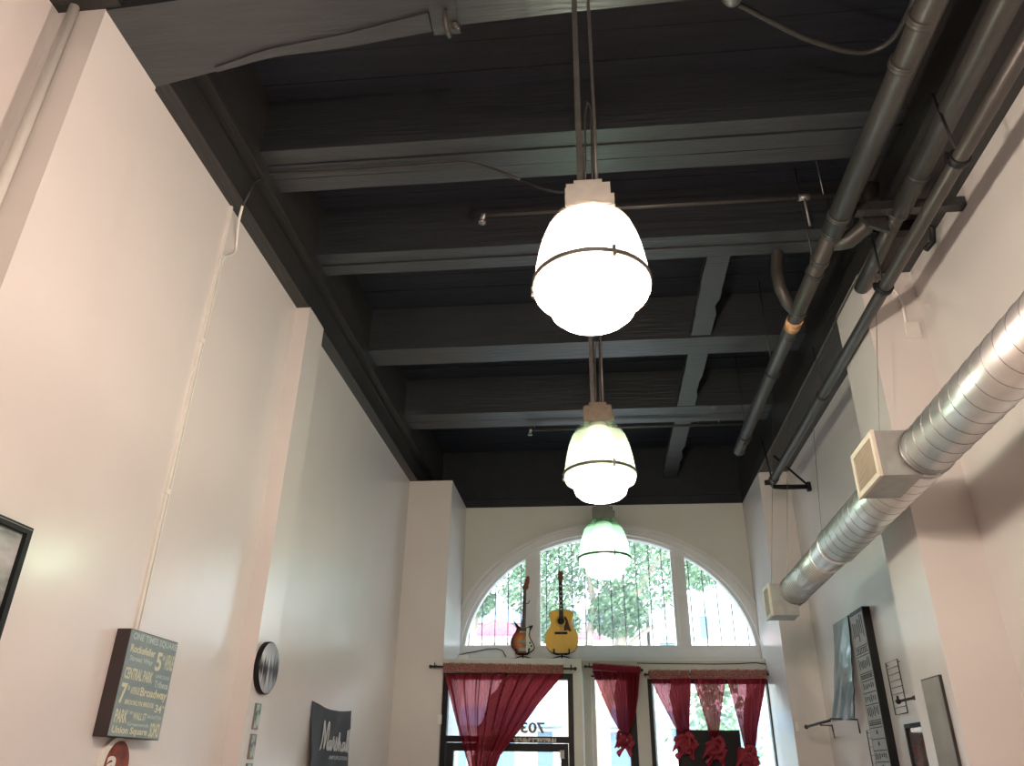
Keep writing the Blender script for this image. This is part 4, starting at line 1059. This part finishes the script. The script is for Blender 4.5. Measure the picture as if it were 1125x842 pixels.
# outline box with cable on the pilaster's front
jb = thing('junction_box', 'flat white cover plate with a bent cable on the front of the right pilaster', 'junction box', (2.40, 5.17, 4.57))
a = MB(); a.box(2.345, 2.445, 5.145, 5.169, 4.50, 4.63); a.bevel(.006).build('cover_plate', M['whiteplastic'], jb)
a = MB(); a.tube([(2.36, 5.158, 4.62), (2.37, 5.155, 4.78), (2.35, 5.155, 4.90), (2.28, 5.155, 5.0), (2.22, 5.155, 5.06)], .010, 8); a.build('cable', M['whiteplastic'], jb)
h_ = at(1034, 408, 1, 5.17)
a = MB(); a.tube([(h_.x, 5.16, h_.z-.08), (h_.x, 5.155, h_.z+.06)], .008, 8); tag(rooted(a.build('small_pipe_stub', M['pipe']), (h_.x, 5.16, h_.z)), 'tiny dark stub on the right pilaster above the duct', 'pipe')

# ------------------------------------------------------------------ outside the windows
out = 'exterior_'
struct(MB().box(-40, 40, 11.3, 60, -.2, -.02), 'ground', pmat('street_asphalt', (.30, .30, .31), .9))
def facade(name, label, x0, x1, z1, y, mat, wins, glass, extra=None):
    t = thing(name, label, 'building', ((x0+x1)/2, y, 0))
    a = MB(); a.box(x0, x1, y, y+6, 0, z1); a.box(x0-.1, x1+.1, y-.15, y, z1-.25, z1); a.build('facade_wall', mat, t)
    for (a0, a1, b0_, b1_) in wins:
        f = MB(); frame_rect(f, a0, a1, b0_, b1_, .08, y-.06, y+.0); fo = f.build('window', M['trimw'], t)
        f = MB(); f.box(a0+.08, a1-.08, y-.03, y-.02, b0_+.08, b1_-.08); f.build('window_glass', glass, fo)
    return t
gb = pmat('blue_grey_window_glass', (.16, .24, .32), .15)
white = pmat('white_stucco', (.82, .82, .80), .8)
blue_ = pmat('pale_blue_paint', (.30, .42, .58), .7)
tan = pmat('pale_tan_stucco', (.70, .66, .60), .8)
fA = facade('white_building', 'white building with blue-grey windows across the street, at right', 1.6, 12, 6.45, 24, white,
            [(1.75, 2.35, 4.0, 5.2), (2.95, 3.35, 5.15, 5.95), (2.95, 3.35, 3.9, 4.9), (1.9, 2.6, 2.2, 3.2), (3.2, 4.4, .6, 3.0), (5, 6.2, .6, 3.0)], gb)
fB = facade('pale_building', 'pale building with a blue band across the street, at left', -9, 1.5, 6.9, 24.5, tan,
            [(-4.6, -3.8, 1.0, 2.8), (-3.2, -2.4, 1.0, 2.8), (-1.9, -1.3, .8, 2.8), (-.9, -.3, .8, 2.8), (.2, .9, .8, 2.8)], gb)
a = MB(); a.box(-8.9, 1.4, 24.28, 24.499, 5.75, 6.15); a.build('upper_band', blue_, fB)
a = MB(); a.box(-8.9, 1.4, 24.25, 24.499, 2.85, 3.35); a.build('lower_band', blue_, fB)
a = MB(); a.box(1.7, 11.9, 23.8, 23.999, 2.8, 3.25); a.build('lower_band', blue_, fA)
red_ = pmat('red_awning_cloth', (.62, .09, .13), .8)
def awning(label, x0, x1, z0, z1, y):
    t = thing('awning', label, 'awning', ((x0+x1)/2, y, z0))
    a = MB(); n = 12
    def f(u, v):
        an = v*PI/2
        k = 1-(1-math.sin(u*PI)**.5)*.0
        return Vector((x0+(x1-x0)*u, y-1.2*math.sin(an)+0, z0+(z1-z0)*math.cos(an)*(math.sin(max(.02, u*PI))**.45 if True else 1)))
    a.grid(24, n, f)
    a.build('awning_cloth', red_, t)
    a = MB(); a.box(x0, x1, y-1.22, y-1.2, z0-.18, z0+.0); a.build('valance', white, t)
awning('red rounded awning across the street seen in the left arch pane', -3.75, -2.3, 5.2, 5.85, 24.5)
awning('small red awning across the street seen behind the acoustic guitar', -1.0, .3, 5.1, 5.5, 24.5)
leafm = [text_col('leaf_green_%d' % k, [(.3, (.07*s_, .12*s_, .065*s_)), (.7, (.17*s_, .26*s_, .14*s_))], 2.5, rough=.55) for k, s_ in enumerate((1.5, 1.9))]
bark = pmat('pale_bark', (.50, .38, .30), .9, var=.3, scale=3, bump=.5, bscale=8)
def tree(label, x, y, h, blobs, seed, nleaf, trunks, mat):
    rnd = random.Random(seed)
    t = thing('street_tree', label, 'tree', (x, y, 0))
    a = MB()
    for tr in trunks:
        P_ = [Vector((x+p[0], y+p[1], p[2])) for p in tr[0]]
        sm = []
        for i in range(len(P_)-1):
            for k in range(5): sm.append(P_[i].lerp(P_[i+1], k/5)+Vector((rnd.uniform(-.02, .02), 0, 0)))
        sm.append(P_[-1])
        a.tube(sm, [tr[1]+(tr[2]-tr[1])*i/(len(sm)-1) for i in range(len(sm))], 12)
    a.build('trunk', bark, t)
    a = MB(); bm = a.bm
    for _ in range(nleaf):
        bx_, by_, bz_, br = rnd.choice(blobs)
        while True:
            v = Vector((rnd.uniform(-1, 1), rnd.uniform(-1, 1), rnd.uniform(-1, 1)))
            if v.length < 1: break
        v = v*br; v.z *= .75
        p = Vector((x+bx_, y+by_, bz_))+v
        s_ = rnd.uniform(.035, .08)
        n = Vector((rnd.uniform(-1, 1), rnd.uniform(-1, 1), rnd.uniform(-1, 1))).normalized()
        u = n.orthogonal().normalized()*s_; w_ = n.cross(u).normalized()*s_*.5
        bm.faces.new([bm.verts.new(p-u), bm.verts.new(p+w_), bm.verts.new(p+u), bm.verts.new(p-w_)])
    a.build('foliage', mat, t)
    return t
tree('multi-trunked street tree behind the middle panes of the arched window', -.1, 15.5, 8,
     [(-1.0, 0, 5.0, .9), (0, .2, 5.6, 1.1), (1.0, 0, 5.2, 1.0), (-.3, 0, 6.4, 1.2), (1.6, .3, 6.0, 1.0), (.5, 0, 4.4, .6), (-1.6, .3, 5.9, 1.0), (-.7, 0, 4.2, .5)], 3, 13000,
     [([(-.35, 0, 0), (-.40, 0, 2.2), (-.62, 0, 3.4), (-1.0, 0, 4.6), (-1.3, 0, 6)], .17, .06), ([(.1, 0, 0), (.15, 0, 2.6), (.5, .1, 3.8), (.8, 0, 4.7), (1.5, 0, 5.6)], .16, .05),
      ([(.12, 0, 2.4), (-.1, 0, 3.6), (.05, 0, 4.6), (-.2, 0, 6)], .10, .04), ([(.45, 0, 3.6), (.9, 0, 4.0), (1.7, 0, 4.5)], .06, .03)], leafm[0])
tree('leafy street tree at the left side of the arched window', -3.1, 16.5, 8,
     [(0, 0, 5.4, .8), (.7, 0, 6.0, .9), (-.8, 0, 6.2, 1.0), (.5, 0, 4.9, .5), (1.0, 0, 6.8, .9)], 5, 6500,
     [([(.1, 0, 0), (.15, 0, 2.5), (.5, 0, 4.2), (.8, 0, 6.0)], .16, .06), ([(.2, 0, 3), (-.3, 0, 4.6), (-.6, 0, 6)], .09, .04)], leafm[1])
tree('leafy street tree at the right side of the arched window', 3.6, 17.0, 8,
     [(-.9, 0, 6.2, .9), (-.2, 0, 6.6, 1.0), (-1.4, 0, 5.6, .6), (-.3, 0, 5.9, .6), (.8, 0, 7.0, .9)], 8, 6500,
     [([(.2, 0, 0), (.1, 0, 3), (-.2, 0, 5), (-.6, 0, 6.4)], .15, .05)], leafm[1])
# low planting seen through the right window
a = MB(); rnd = random.Random(2)
for _ in range(1500):
    p = Vector((rnd.gauss(2.0, .35), 15+rnd.uniform(-.3, .3), rnd.uniform(.1, 3.2))); s_ = rnd.uniform(.05, .1)
    n = Vector((rnd.uniform(-1, 1), rnd.uniform(-1, 1), rnd.uniform(-1, 1))).normalized(); u = n.orthogonal().normalized()*s_; w_ = n.cross(u)*.5
    a.bm.faces.new([a.bm.verts.new(p-u), a.bm.verts.new(p+w_), a.bm.verts.new(p+u), a.bm.verts.new(p-w_)])
a.tube([(2.0, 15, 0), (2.0, 15, 2.6)], .04, 8)
tag(rooted(a.build('street_shrub', leafm[1]), (2.0, 15, 0)), 'bright green shrub outside the right window', 'shrub')
